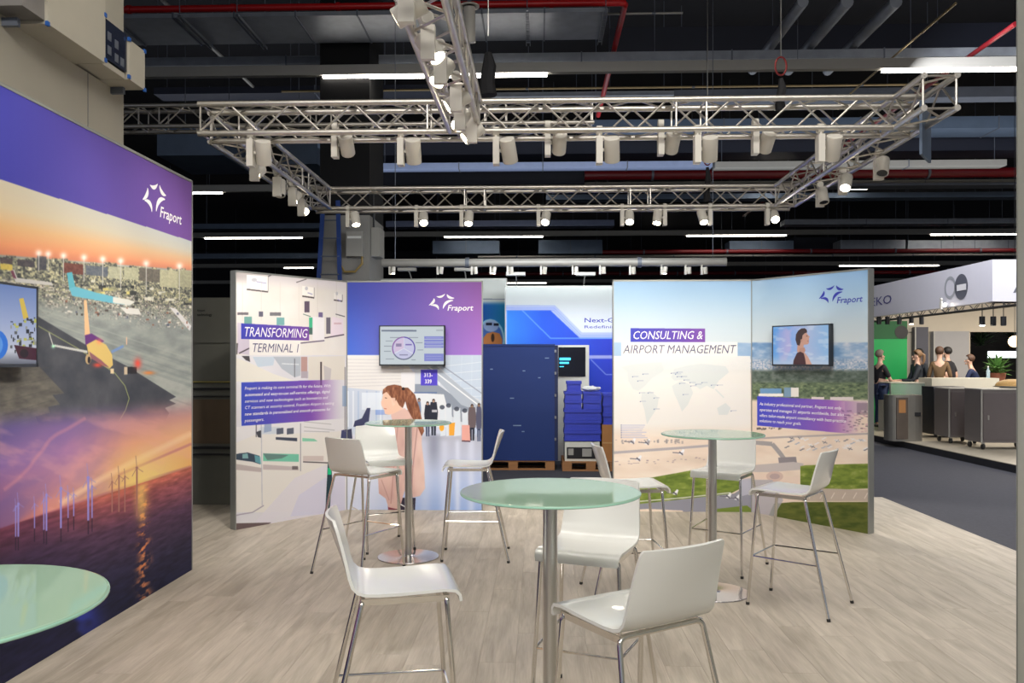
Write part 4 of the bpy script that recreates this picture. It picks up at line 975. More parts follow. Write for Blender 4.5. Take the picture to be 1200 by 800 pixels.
def duct(label, x0, x1, xm, y0, y1, D, depth, m, name='air_duct', cat='duct', ribs=0, hang=True, flange=True):
    a, b, zt, zb = xspan(x0, x1, xm, y0, y1, D)
    t = thing(name, label, cat, ((a + b) / 2, D + depth / 2, zb), 0)
    ox, oy = (a + b) / 2, D + depth / 2
    MB().box(a - ox, b - ox, -depth / 2, depth / 2, 0, zt - zb).build('casing', m, t)
    if ribs:
        n = int((b - a) / ribs)
        rm = MB().box(-.012, .012, -depth / 2 - .012, depth / 2 + .012, -.015, zt - zb + .015).mesh('flange', M_GALV2)
        for i in range(1, n): link('flange', rm, t, loc=(a + (b - a) * i / n - ox, 0, 0))
    if hang: hangers(t, a, b, oy, zt - zb, 4.0, ox=ox, oy=oy, zz=9.6 - zb)
    return t
def pipe(label, x0, x1, xm, yc, D, r, m, name='pipe', cat='pipe', hang=0):
    a, b, z, _ = xspan(x0, x1, xm, yc, yc, D)
    ox = (a + b) / 2
    t = thing(name, label, cat, (ox, D, z), 0)
    MB().tube([(a - ox, 0, 0), (b - ox, 0, 0)], r, 10).build('tube', m, t)
    n = max(2, int((b - a) / 3)); cm = MB().tube([(-.03, 0, 0), (.03, 0, 0)], r * 1.25, 10).mesh('collar', M_GALV2)
    for i in range(n): link('collar', cm, t, loc=(a + (b - a) * (i + .5) / n - ox, 0, 0))
    if hang: hangers(t, a, b, D, 0, hang, .006, ox, D, 9.6 - z)
    return t
def strip(label, D, x0, x1, lits, z=6.5, h=.17):
    a = pt(x0, 200, D).x; b = pt(x1, 200, D).x; ox = (a + b) / 2
    t = thing('light_strip', label, 'lamp', (ox, D, z), 0, 'rows of linear hall lamps')
    MB().box(a - ox, b - ox, -.06, .06, 0, h).build('trunking', M_TRAY, t)
    for p, q in lits:
        u = pt(p, 200, D).x; v = pt(q, 200, D).x
        MB().box(u - ox, v - ox, -.045, .045, -.045, -.001).build('tube', M_TUBE, t)
    hangers(t, a, b, D, h, 5, .006, ox, D, 9.6 - z)
    return t
strip('nearest row of linear hall lamps, above the near truss', 14.0, 60, 1400, ((379, 497), (520, 641), (1034, 1330)), 6.5)
strip('second row of linear hall lamps, seen through the rear truss', 23.6, 40, 1500, ((224, 260), (450, 640), (880, 925), (985, 1017)), 6.5, .2)
strip('third row of linear hall lamps, just above the back panels', 33.2, 40, 1500, ((240, 328), (330, 354), (521, 636), (805, 921), (1091, 1200)), 6.62, .2)
strip('fourth row of linear hall lamps, deep in the hall', 43.0, 40, 1500, ((333, 367), (984, 1100)), 6.5, .2)
strip('fifth and farthest row of linear hall lamps, just over the map panel', 52.0, 40, 1500, ((580, 640), (744, 820)), 6.5, .2)
# the same rows go on overhead and behind the camera
for k, y in enumerate((4.4, -5.2)):
    t = thing('light_strip', 'row of linear hall lamps overhead, in front of the first visible row' if k == 0 else 'row of linear hall lamps behind the camera', 'lamp', (11.0, y, 6.5), 0, 'rows of linear hall lamps')
    MB().box(-14, 14, -.06, .06, 0, .17).build('trunking', M_TRAY, t)
    for q in (-9, -3, 3, 9): MB().box(q - 1.4, q + 1.4, -.045, .045, -.06, -.001).build('tube', M_TUBE, t)

duct('wide galvanised air duct with seams at the top, left of centre', 60, 712, 400, 13, 18, 12.7, 1.1, M_GALV, ribs=.9)
duct('long flat galvanised duct just above the nearest light row', 165, 1400, 700, 61, 71, 14.8, .5, M_GALV, ribs=2.5)
duct('broad dark ceiling beam behind the first light row on the right', 715, 1500, 900, 30, 61, 16.4, .4, M_NAVY, 'ceiling_beam', 'beam', hang=False)
duct('blue-grey duct behind the near truss, left half', 180, 560, 400, 100, 108, 18.5, .5, M_NAVY, ribs=3)
duct('narrow bluish cable tray above the near truss', 560, 790, 700, 107, 112, 18.2, .3, M_GALV, 'cable_tray', 'tray')
duct('dark cable tray above the near truss, right half', 790, 1400, 900, 104, 116, 18.4, .4, M_GALV2, 'cable_tray', 'tray')
duct('square blue-grey air duct behind the left corner of the near truss', 184, 262, 220, 148, 182, 15.5, 1.6, M_BLUEG, ribs=.8)
duct('square blue-grey air duct behind the near truss, far left', 330, 372, 350, 166, 192, 17.5, 1.2, M_BLUEG)
duct('long blue-grey duct behind the right end of the near truss', 690, 1500, 1150, 136, 150, 19.5, .8, M_BLUEG, ribs=3)
duct('dark lower duct behind the right end of the near truss', 400, 1500, 1150, 160, 176, 20.5, .8, M_NAVY)
duct('bright flat cable tray between the near and rear trusses', 440, 835, 600, 190, 197, 20.2, .35, mat('pale_tray', s2l(160, 176, 214), .35, .3, var=.1), 'cable_tray', 'tray', ribs=2)
duct('grey flat cable tray between the trusses on the right', 838, 1180, 1000, 188, 195, 20.2, .35, M_TRAY, 'cable_tray', 'tray', ribs=2)
duct('dark duct above the rear truss, left half', 400, 685, 600, 197, 216, 22.2, .8, M_NAVY)
t_ = pipe('thick dark red sprinkler main above the rear truss', 685, 1500, 1000, 203, 21.75, .13, M_RED2, 'sprinkler_pipe', hang=4)
duct('perforated steel cable tray on the right above the side truss', 690, 1500, 1080, 214, 217, 22.6, .5, M_GALV2, 'cable_tray', 'tray')
duct('bluish perforated cable tray behind the right side truss', 640, 1500, 1080, 225, 231, 24.2, .5, M_BLUEG, 'cable_tray', 'tray')
duct('pale duct run behind the rear truss, left', 452, 720, 600, 258, 265, 29, .6, mat('pale_duct', s2l(118, 128, 158), .4, .4, var=.15), ribs=2.5)
duct('pale duct run behind the rear truss, right', 920, 1500, 1080, 256, 262, 29, .6, M_GALV, ribs=2.5)
duct('thin tray behind the rear truss, far left', 100, 380, 240, 262, 268, 30, .5, M_BLUEG)
duct('dark tray low behind the left column', 100, 380, 240, 297, 303, 38, .5, M_BLUEG)
for k, (x0, x1, y0, y1, m) in enumerate(((507, 585, 282, 297, M_BLUEG), (631, 706, 281, 297, M_BLUEG), (855, 930, 282, 297, M_BLUEG), (985, 1061, 281, 296, M_GALV), (1064, 1300, 281, 296, M_GALV))):
    duct(f'box-shaped duct section low above the back panels, {ORD[k]} from the left', x0, x1, (x0 + x1) / 2, y0, y1, 34.5, .9, m, ribs=1.3)
duct('dark duct section beside the low box ducts, with a pale lid', 320 + 610, 320 + 660, 955, 278, 296, 35.5, .9, M_NAVY)
pipe('thin grey pipe under the low box ducts', 560, 1500, 900, 299.5, 34.3, .045, M_TRAY)
pipe('dark red pipe low between the box ducts', 706, 1400, 800, 295, 33.9, .09, M_RED2, 'sprinkler_pipe', hang=4)
pipe('thin yellowish conduit above the near truss', 330, 1110, 700, 103, 17.6, .022, mat('brass_conduit', s2l(170, 150, 110), .4, .4, var=.1), 'conduit', 'pipe', hang=3)
pipe('thin grey conduit high at the top right of centre', 665, 800, 700, 16.6, 13.4, .018, M_TRAY, 'conduit', 'pipe')
pipe('dark red pipe far back behind the neighbour lamps', 560, 1100, 800, 320, 46, .10, M_RED2, 'sprinkler_pipe', hang=4)
# bright red sprinkler pipe with its bend and branch
a = pt(100, 10, 13); b = pt(733, 3, 13); e = Vector((b.x, 40, b.z))
t = thing('sprinkler_pipe', 'bright red sprinkler pipe along the top left, with a branch going back', 'pipe', (b.x, 13, b.z), 0)
MB().tube([(a.x - b.x, 0, 0), (-.1, 0, 0), (-.03, .02, 0), (0, .1, 0)], .055, 12).build('tube', M_RED, t)
MB().tube([(0, .1, 0), (0, 6.0, -.0)], .05, 10).build('branch', M_RED, t)
for k in range(6): MB().tube([(-1.2 - k * 1.7, 0, .0), (-1.14 - k * 1.7, 0, 0)], .068, 12).build('collar', M_RED, t)
MB().lathe([(.0001, -.09), (.03, -.09), (.012, -.06), (.012, 0)], 10).build('sprinkler_head', M_RED, t)
for i, (q0, q1) in enumerate((((1040, 35), (1110, 300)), )): pass
for k, (px, D0, D1, y, lab, m, r) in enumerate(((1190, 13, 30, 28, 'dark red pipe receding at the top right', M_RED2, .04), (1120, 12, 16, 4, 'thin brass-coloured conduit receding at the top right', MATS['brass_conduit'], .018))):
    a = pt(px, y, D0); t = thing('sprinkler_pipe' if k == 0 else 'conduit', lab, 'pipe', a, 0)
    MB().tube([(0, 0, 0), (0, D1 - D0, 0)], r, 8).build('tube', m, t)
# perforated rails that run front to back, left
for k, (px, py, D, l, lab) in enumerate(((182, 21, 11.8, 1.55, 'perforated support rail under the wide duct, leftmost'), (257, 18, 11.9, 1.5, 'perforated support rail under the wide duct, second from the left'), (617, 14, 12.0, 1.4, 'perforated support rail under the wide duct, third from the left'), (714, 13, 12.0, 1.4, 'perforated support rail at the right end of the wide duct'))):
    a = pt(px, py, D); a = Vector((a.x, 12.58, pt(400, 18, 12.7).z - .005)); l = 1.36; t = thing('support_rail', lab, 'rail', a, 0, 'rails carrying the wide duct')
    b = MB(); b.box(-.035, -.028, 0, l, -.04, 0); b.box(.028, .035, 0, l, -.04, 0)
    for i in range(int(l / .09)): b.box(-.028, .028, i * .09, i * .09 + .05, -.006, 0)
    b.build('channel', M_GALV, t)
    for yy in (.03, l - .03): MB().tube([(0, yy, 0), (0, yy, 9.6 - a.z)], .008, 5).build('hanger_rod', M_GALV2, t)
# slender round pipes going back on the left and right
for k, (x0, y0, D0, D1, r, lab, m) in enumerate(((190, 0, 14.0, 20.0, .035, 'grey round pipe receding at the top left', M_TRAY), 
                                              (941, 2, 13.2, 16.3, .09, 'first of the slanting pale tubes at the top right', M_GALV), (993, 2, 13.2, 16.3, .10, 'second of the slanting pale tubes at the top right', M_GALV), (1050, 2, 13.2, 16.3, .10, 'third of the slanting pale tubes at the top right', M_GALV))):
    a = pt(x0, y0, D0); t = thing('round_pipe', lab, 'pipe', a, 0); MB().tube([(0, 0, 0), (0, D1 - D0, 0)], r, 12).build('tube', m, t)
# round white ventilation drum beside the centre truss
a = pt(550, 8, 12.2); t = thing('ventilation_drum', 'white round ventilation drum beside the centre truss at the top', 'vent', (a.x, a.y, a.z), 0)
MB().lathe([(.0001, 0), (.15, 0), (.15, .012), (.10, .02), (.10, -.0)], 28).build('flange', M_FIXT, t)
MB().tube([(0, 0, 0), (0, .1, -.5)], .085, 16).build('drum', M_FIXT, t); MB().tube([(0, 0, 0), (0, 0, 9.6 - a.z)], .03, 8).build('hanger_rod', M_GALV2, t)
# grey plate hanging at the right end of the near truss
a = pt(1079, 182, 6.5); b = pt(1104, 118, 7.4)
t = thing('hanging_plate', 'grey hanging plate at the right end of the near truss', 'plate', (a.x, 6.5, a.z), 0)
MB().beam((0.0, 0, .22), (.21, .30, .22), .02, .42).build('sheet', M_BLUEG, t)
# ------------------------------------------------------------------ left concrete column with trunking
M_CONC = mat('painted_concrete', s2l(176, 170, 154), .8, var=.06, scale=3, bump=.1)
M_CONC2 = mat('grey_concrete', s2l(120, 122, 124), .8, var=.1, scale=3, bump=.1)
t = thing('concrete_column', 'large beige concrete column behind the sunset mural wall', 'column', (-3.9, 5.6, -.045), 0)
MB().box(-.6, .6, -.75, .80, 0, 9.64).build('shaft', M_CONC, t)
MB().box(-1.2, -.6, -1.6, .80, 0, 9.64).build('recess', M_CONC2, t)
MB().box(.600, .604, .28, .284, 3.3, 4.6).build('crack', M_CONC2, t)
tx = thing('cable_trunking', 'beige cable trunking box fixed to the concrete column', 'trunking', (-3.3, 4.3, 3.71), 0)
M_TRK = mat('trunking_beige', s2l(186, 180, 164), .5, var=.05)
MB().box(0.0, .23, .72, 1.40, 0, .60).build('casing', M_TRK, tx)
MB().box(0.0, .23, 1.74, 1.98, 0, .30).build('casing', M_TRK, tx)
MB().box(0.0, .02, 1.40, 1.74, 0, .30).build('casing', M_TRK, tx)
MB().box(0.0, .20, 1.41, 1.73, .0, .04).build('casing', M_TRK, tx)
MB().box(.0, .215, 1.41, 1.73, .05, .33).build('window', mat('trunking_glass', s2l(36, 42, 60), .1, var=.3, scale=20), tx)
for k, (y, z) in enumerate(((1.48, .12), (1.48, .22), (1.58, .1), (1.58, .2), (1.66, .1))): MB().box(.2155, .218, y - .025, y + .025, z - .03, z + .03).build('fitting', M_GALV2, tx)
M_BTAPE = mat('blue_tape', s2l(30, 90, 170), .5, var=.1)
for y, z in ((1.40, .34), (1.74, .30), (1.40, .02), (1.74, .02), (1.98, .30), (1.98, .0), (.72, 0)): MB().box(.22, .236, y - .014, y + .014, z - .014, z + .014).build('tape', M_BTAPE, tx)
MB().box(.0, .21, .50, .72, .02, .6).build('junction_box', mat('junction_grey', s2l(130, 126, 122), .6, var=.1), tx)
bl = MB(); bl.lathe([(.0001, .06), (.05, .05), (.075, .02), (.08, 0)], 20); bo = bl.build('alarm_bell', M_TRAY, tx); bo.location = (.21, .60, .22); bo.rotation_euler = (0, PI / 2, 0)
for y in (.62, 1.9): MB().box(0, .10, y, y + .03, -.05, 0).build('wall_bracket', M_GALV2, tx)

pb = thing('socket_strip', 'dark socket strip on the grey recess beside the concrete column', 'socket', (-4.48, 4.6, 3.3), 0)
MB().box(-.02, .02, -.12, .12, 0, .12).build('body', M_BLACK, pb)
for k in range(3): MB().box(.02, .026, -.1 + k * .07, -.05 + k * .07, .03, .09).build('outlet', M_RUBBER, pb)

# ------------------------------------------------------------------ grey counter block behind the mural wall
a = pt(216, 480, 8.35); b = pt(300, 480, 8.9)
t = thing('tall_cabinet', 'tall grey cabinet with slatted trim seen left of the transforming terminal panel', 'cabinet', (-3.75, 9.0, 0), 0)
M_CAB = mat('cabinet_grey', s2l(112, 112, 104), .25, .3, var=.06)
MB().box(-1.2, .62, .0, .9, 0, 2.26).build('body', M_CAB, t)
MB().box(-1.2, .625, -.02, .0, 1.80, 2.30).build('fascia', M_CAB, t)
for z, h, m in ((1.36, .012, mat('yellow_trim', s2l(140, 128, 60), .4, var=.1)), (1.28, .02, M_BLACK), (1.2, .012, M_BLACK), (.62, .03, M_BLACK), (.55, .02, M_BLACK)): MB().box(-1.2, .628, -.03, 0, z, z + h).build('trim_strip', m, t)
MB().box(-1.2, .6, -.01, 0, .68, 1.17).build('drawer_front', mat('cabinet_brown', s2l(128, 112, 94), .15, .5, var=.1), t)
wt = Wall((-4.9, 8.98), (-3.1, 8.98), 0, 2.3)
for i, s in enumerate(('Airport', 'technology')):
    h = wt.hit(231, 365 + i * 5); o = lettering(wt, s, h[0], h[1], .17 if i else .09, .028, mat('black_print', (.01, .01, .01), .5, var=.1), t, shear=0, bold=.02)
    for v in o.data.vertices: v.co -= Vector((-3.75, 9.0, 0))
# ------------------------------------------------------------------ far column with ladder
a0 = pt(375, 300, 14); b0 = pt(433, 300, 14)
zt = pt(400, 249, 14).z
t = thing('concrete_column', 'distant concrete column above the transforming terminal panel', 'column', ((a0.x + b0.x) / 2, 14.5, -.045), 0)
hw = (b0.x - a0.x) / 2
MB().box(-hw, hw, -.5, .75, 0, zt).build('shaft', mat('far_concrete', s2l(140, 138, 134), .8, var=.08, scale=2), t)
MB().box(-hw, hw, -.5, .75, zt, 9.64).build('dark_top', mat('shade_black', s2l(8, 8, 12), .9, var=.3), t)  # darkness painted in: the upper shaft is coloured near black
eb = thing('electrical_box', 'grey electrical box with a yellow hose on the distant column', 'box', (pt(417, 290, 13.95).x, 13.95, pt(417, 301, 13.95).z), 0)
MB().box(-.14, .14, -.12, .04, 0, .42).build('housing', M_TRAY, eb); MB().box(-.12, .12, -.13, -.12, .30, .34).build('nameplate', M_WHITE, eb)
MB().tube([(.12, -.06, 0), (.12, -.06, -.12), (.0, -.06, -.26), (-.18, -.06, -.26), (-.28, -.05, -.1), (-.28, -.03, .3)], .02, 8).build('hose', mat('yellow_hose', s2l(150, 126, 70), .5, var=.1), eb)
M_LAD = mat('ladder_blue', s2l(30, 62, 130), .45, var=.1)
ld = thing('ladder', 'blue ladder leaning at the distant column', 'ladder', (pt(385, 420, 13.6).x, 13.6, -.045), 0)
for s, p0, p1 in ((-1, (372, 328), (379, 235)), (1, (397, 328), (396, 235))):
    q0 = pt(*p0, 13.6); q1 = pt(*p1, 13.8); sl = (q1.x - q0.x) / (q1.z - q0.z)
    MB().beam((q0.x - ld.location.x - sl * q0.z, -.2, .0), (q1.x - ld.location.x, .2, q1.z + .045), .07, .03, up=(0, 1, 0)).build('rail', M_LAD, ld)
for k in range(13): MB().tube([(-.16, -.2 + .4 * k / 13, .3 + k * .31), (.16, -.2 + .4 * k / 13, .3 + k * .31)], .014, 6).build('rung', M_GALV2, ld)
jb = thing('junction_box', 'pale junction box on the side of the distant column', 'box', (b0.x + .06, 14.3, pt(440, 302, 14.3).z), 0)
MB().box(-.05, .1, -.2, .2, 0, .5).build('housing', M_TRAY, jb); MB().tube([(.0, -.22, .5), (-.02, -.22, 1.2)], .02, 6).build('cable', M_BLACK, jb)

# ------------------------------------------------------------------ stand behind: backdrop, crate, boxes
BD = Wall((pt(592, 400, 14.2).x, 14.2), (pt(900, 400, 14.2).x, 14.2), -.045, pt(650, 335, 14.2).z)
c = Canvas(BD, 120); X, Y = c.PX, c.PY
c.a = ramp(np.clip((Y - 335) / 60, 0, 1), [(0, (206, 214, 210)), (1, (214, 218, 232))])
BL = lambda A, B: ramp(np.clip((A - 590) / 130, 0, 1), [(0, (56, 136, 232)), (.35, (44, 92, 216)), (1, (52, 66, 196))])
for k in range(6):
    o = k * 1.3; c.poly([(590, 358 + o), (650 - o * .2, 358 + o), (682 - o * .4, 390 + o * .9), (900, 390 + o), (900, 700), (590, 700)], (130, 150, 226) if k % 2 == 0 else (186, 198, 232), .55)
c.poly([(594, 364), (645, 364), (680, 397), (900, 397), (900, 700), (594, 700)], BL)
c.line([(612, 364), (645, 396.5), (720, 396.5)], 1.4, (110, 160, 240), .8); c.line([(690, 418.5), (720, 418.5)], 4, (170, 176, 226), .9); c.line([(692, 421), (710, 439), (720, 439)], 1.4, (130, 150, 226), .9)
bd = wall_body('wall_neighbour', BD, .1, 'blue and white backdrop of the stand behind', .02)
print_plane('print', BD, c.material('backdrop_print'), bd)
h = BD.hit(685, 377.5); lettering(BD, 'Next-Generation', h[0], h[1], 1.15, .075, M_TXB, bd, shear=0, bold=.012)
h = BD.hit(685, 384.5); lettering(BD, 'Redefining airports', h[0], h[1], 1.1, .05, M_TXB, bd, shear=0, bold=.004)
BD2 = Wall((pt(449, 400, 15.0).x - .6, 15.0), (pt(594, 400, 15.0).x, 15.0), -.045, pt(500, 326.5, 15.0).z)
c = Canvas(BD2, 110); X, Y = c.PX, c.PY
c.a[:] = (210, 216, 212); c.blend(ramp(np.clip((X - 560) / 34, 0, 1), [(0, (36, 90, 190)), (1, (30, 150, 200))]), sst(352, 359, Y)); c.line([(540, 351), (600, 351)], 1, (120, 130, 150))
c.ell(574, 398, 17, 24, (150, 214, 236)); c.ell(574, 399, 15, 22, (70, 110, 190)); c.ell(575, 382, 9, 7, (170, 190, 226), .8); c.rect(569, 378.5, 576, 381.5, (26, 30, 50)); c.rect(578, 379, 584, 382, (26, 30, 50)); c.poly([(566, 396), (570, 391), (577, 389), (585, 391), (588, 398), (588, 404), (566, 404)], (196, 126, 70)); c.ell(577, 396, 2, 5, (60, 40, 30))
bd2 = wall_body('wall_neighbour', BD2, .1, 'pale backdrop with an aircraft nose, left part of the stand behind', .02)
print_plane('print', BD2, c.material('nose_print'), bd2)
# lamp bar of the stand behind with its small spotlights
bar = pipe('horizontal lamp tube of the stand behind, above the back panels', 448, 851, 650, 307.5, 12.5, .065, M_TRAY, 'lamp_tube', 'tube', hang=3)
for k, (px, lit, yy) in enumerate(((457, 1, 0), (513, 1, 0), (553, 1, 0), (575, 1, .0), (595, 1, 0), (634, 1, 0), (671, 1, 0), (703, 0, 0), (738, 1, 0), (775, 1, 0), (803, 0, 0), (822, 1, 0))):
    p = pt(px, 309, 12.5)
    spotlight((p.x, 12.48, p.z - .02), (p.x + random.uniform(-.3, .3), 12.6 if k % 3 else 12.3, 1.2), bool(lit), f'small spotlight on the lamp tube of the stand behind, {ORD[k]} from the left, ' + ('lit' if lit else 'unlit'), 1, k=.62, group='small spotlights of the stand behind', lamp=False)
# two of those lamps shine past the panels onto the aisle side of the booth floor
for k, (x, tg, e) in enumerate(((1.75, (4.3, 6.2, 0), 420), (-2.0, (-3.9, 7.0, 0), 160))):
    L = bpy.data.lights.new('lamp', 'SPOT'); L.energy = e; L.spot_size = math.radians(58); L.spot_blend = .6; L.shadow_soft_size = .05; L.color = (1, .95, .88)
    lo = bpy.data.objects.new('lamp', L); C.objects.link(lo); lo.location = (x, 12.4, 3.0); lo.rotation_mode = 'QUATERNION'; lo.rotation_quaternion = (Vector(tg) - lo.location).to_track_quat('-Z', 'Y')
# clip-on arm lamps over the backdrop
for k, px in enumerate((480, 545, 605, 685)):
    DD = 14.8 if k < 2 else 14.0; p = pt(px, 335, DD); t = thing('arm_lamp', f'flat arm floodlight over the backdrop of the stand behind, {ORD[k]} from the left', 'lamp', (p.x, DD, pt(px, 333 if k > 1 else 327, DD).z), 0, 'arm floodlights of the stand behind')
    MB().tube([(0, .28, -.25), (0, .28, .0), (0, 0, .12), (0, -.25, .14)], .012, 6).build('arm', M_TRAY, t); MB().box(-.16, .16, -.35, -.2, .12, .17).build('head', M_TRAY, t)

M_CRATE = mat('crate_blue', s2l(2, 40, 104), .6, var=.08, scale=2, bump=.02)
M_CRD = mat('crate_seam', s2l(10, 26, 70), .5, var=.1)
M_WOOD = mat('pallet_wood', s2l(150, 104, 64), .75, var=.25, scale=12, stretch=(.3, 6, 6))
def pallet(label, x0, x1, y0, y1, z0=-.045):
    t = thing('pallet', label, 'pallet', ((x0 + x1) / 2, (y0 + y1) / 2, z0), 0, 'wooden pallets on the hall floor')
    w, d = (x1 - x0) / 2, (y1 - y0) / 2
    for k in range(5): MB().box(-w, w, -d + k * (2 * d - .12) / 4, -d + k * (2 * d - .12) / 4 + .12, .122, .144).build('board', M_WOOD, t)
    for k in range(3): MB().box(-w, w, -d + k * (2 * d - .1) / 2, -d + k * (2 * d - .1) / 2 + .1, 0, .022).build('board', M_WOOD, t)
    for i in range(3):
        MB().box(-w + i * (2 * w - .14) / 2, -w + i * (2 * w - .14) / 2 + .14, -d, d, .100, .122).build('stringer', M_WOOD, t)
        for j in range(3): MB().box(-w + i * (2 * w - .14) / 2, -w + i * (2 * w - .14) / 2 + .14, -d + j * (2 * d - .1) / 2, -d + j * (2 * d - .1) / 2 + .1, .022, .10).build('block', M_WOOD, t)
    return t
Dc = 12.3
x1 = pt(650, 540, Dc).x; x0 = x1 - 1.25; zc = pt(620, 403, Dc).z
pallet('wooden pallet under the big blue crate', x0, x1, Dc, Dc + .85)
t = thing('transport_crate', 'big blue plywood transport crate on a pallet between the booth panels', 'crate', ((x0 + x1) / 2, Dc + .42, .10), 0)
w = (x1 - x0) / 2
MB().box(-w, w, -.42, .42, 0, zc - .10).build('body', M_CRATE, t)
MB().box(w, w + .05, -.42, .40, 0, zc - .12).build('side_batten', M_CRD, t)
for z in (.0, zc - .13): MB().box(-w, w + .005, -.432, -.42, z, z + .03).build('edge_strip', M_CRATE, t)
for k in range(5): MB().tube([(w + .01, -.43, .3 + k * .33), (w + .01, -.43, .34 + k * .33)], .016, 6).build('hinge', M_STEEL, t)
M_SCUF = mat('scuff', s2l(120, 140, 170), .6, var=.2)
for k, (px, py, l) in enumerate(((576, 433, .02), (614, 435, .02), (632, 443, .018), (600, 467, .03), (606, 499, .06), (641, 420, .03), (613, 506, .02))):
    p = pt(px, py, Dc); MB().box(p.x - (x0 + x1) / 2 - l, p.x - (x0 + x1) / 2 + l, -.4225, -.42, p.z - .10, p.z - .10 + .015).build('scuff_mark', M_SCUF, t)
# kiosk with a screen
Dk = 13.3; a = pt(651, 404, Dk); b = pt(691, 470, Dk); ka = a.x
M_KIO = mat('kiosk_white', s2l(206, 206, 196), .4, var=.03)
t = thing('kiosk', 'white kiosk with a dark screen behind the blue crate stack', 'kiosk', ((a.x + b.x) / 2, Dk + .15, -.045), 0)
kw = (b.x - a.x) / 2
MB().box(-kw, kw, 0, .25, 0, a.z + .045).build('body', M_KIO, t)
p0 = pt(657, 441, Dk); p1 = pt(688, 406.5, Dk)
MB().box(-kw + .05, kw - .06, -.02, 0, p0.z + .045, p1.z + .045).build('display', mat('display_dark', s2l(22, 24, 34), .15, var=.1), t)
M_CY = mat('display_cyan', s2l(60, 190, 240), .5, emit=1.2)
for k, (xa, xb, yy, hh) in enumerate(((656, 669, 419, 3), (656, 667, 424, 2.2), (656, 661, 429, 1))):
    q0 = pt(xa, yy, Dk); q1 = pt(xb, yy + hh, Dk); MB().box(q0.x - t.location.x, q1.x - t.location.x, -.026, -.0201, q1.z + .045, q0.z + .045).build('screen_text', M_CY, t)
# label printer / case with stacked blue containers on a second pallet
Ds = 12.2
q0 = pt(659, 540, Ds); q1 = pt(706, 540, Ds)
pallet('wooden pallet under the stacked blue containers', q0.x, q1.x + .25, Ds, Ds + .8)
zc0 = pt(680, 537, Ds).z; 
fc = thing('flight_case', 'pale flight case with a dark front under the blue containers', 'case', ((q0.x + q1.x) / 2, Ds + .25, .10), 0)
fw = (pt(703, 530, Ds).x - pt(662, 530, Ds).x) / 2; fh = pt(680, 518, Ds).z - .10
MB().box(-fw, fw, -.2, .35, 0, fh).build('body', M_KIO, fc); MB().box(-fw + .03, fw - .02, -.205, -.2, .035, fh - .08).build('front_panel', M_BLACK, fc); MB().box(.0, fw - .12, -.215, -.205, .07, fh - .1).build('handle_dish', M_TRAY, fc); MB().box(-fw + .05, -fw + .13, -.21, -.205, .09, fh - .1).build('label_plate', M_TRAY, fc)
M_EURO = mat('container_blue', s2l(48, 62, 176), .45, var=.08)
def container(label, x0, x1, y0, y1, z0, z1):
    t = thing('plastic_container', label, 'container', ((x0 + x1) / 2, (y0 + y1) / 2, z0), 0, 'blue plastic containers stacked on the pallet')
    w, d, h = (x1 - x0) / 2, (y1 - y0) / 2, z1 - z0
    b = MB(); b.box(-w + .012, w - .012, -d + .012, d - .012, 0, h * .94); b.build('body', M_EURO, t)
    b = MB(); b.box(-w, w, -d, d, h * .72, h * .99); b.build('rim', M_EURO, t)
    b = MB(); b.box(-w + .004, w - .004, -d + .004, d - .004, .0, h * .12); b.build('foot_ring', M_EURO, t)
    n = max(2, int(w * 2 / .09))
    rm = MB().box(-.004, .004, -.008, 0, h * .12, h * .72).mesh('rib', M_EURO)
    for i in range(n): link('rib', rm, t, loc=(-w + .03 + (2 * w - .06) * i / max(1, n - 1), -d + .013, 0))
    return t
gx = lambda px: pt(px, 480, Ds).x; gz = lambda py: pt(680, py, Ds).z
lv = [517, 505, 492.5, 480]
for k in range(3): container('wide blue container, ' + ('lowest', 'middle', 'topmost')[k] + ' of the three wide ones on the flight case', gx(661), gx(705), Ds + .05, Ds + .5, gz(lv[k]), gz(lv[k + 1]))
for s, (xa, xb) in enumerate(((661.5, 682.5), (683.2, 704.5))):
    for k, (ya, yb) in enumerate(((480, 469.5), (469.5, 459))): container(f'half-width blue container, {("left", "right")[s]} column, {("lower", "upper")[k]} of its pair', gx(xa), gx(xb), Ds + .05, Ds + .5, gz(ya), gz(yb))
container('single small blue container on the very top of the stack', gx(664), gx(682), Ds + .08, Ds + .4, gz(459), gz(446.5))
for k, (ya, yb) in enumerate(((498, 485), (485, 472.5), (472.5, 461))): container('blue container on the cardboard box at the panel edge, ' + ('lowest', 'middle', 'topmost')[k] + ' of three', gx(707), gx(707) + .45, Ds + .1, Ds + .55, gz(ya), gz(yb))
cb = thing('cardboard_box', 'brown cardboard box behind the edge of the map panel', 'box', (gx(706) + .24, Ds + .33, .10), 0)
M_CARD = mat('cardboard', s2l(160, 110, 62), .8, var=.08); hb = gz(498) - .10
MB().box(-.24, .24, -.24, .24, 0, hb).build('carton', M_CARD, cb); MB().box(-.24, .24, -.242, -.24, hb * .48, hb * .52).build('tape', mat('packing_tape', s2l(180, 140, 90), .3, var=.05), cb)
wp = thing('packing_film', 'crumpled white film on top of the half-width containers', 'film', (gx(693), Ds + .25, gz(459)), 0)
bm = bmesh.new(); bmesh.ops.create_icosphere(bm, subdivisions=3, radius=.11)
for v in bm.verts:
    v.co.x *= 1.3; v.co.z = (v.co.z + .11) * .35; v.co *= 1 + .18 * math.sin(v.co.x * 60) * math.cos(v.co.y * 47)
me = bpy.data.meshes.new('sheet'); bm.to_mesh(me); bm.free(); me.materials.append(mat('white_film', s2l(210, 212, 206), .3, var=.05)); link('sheet', me, wp)

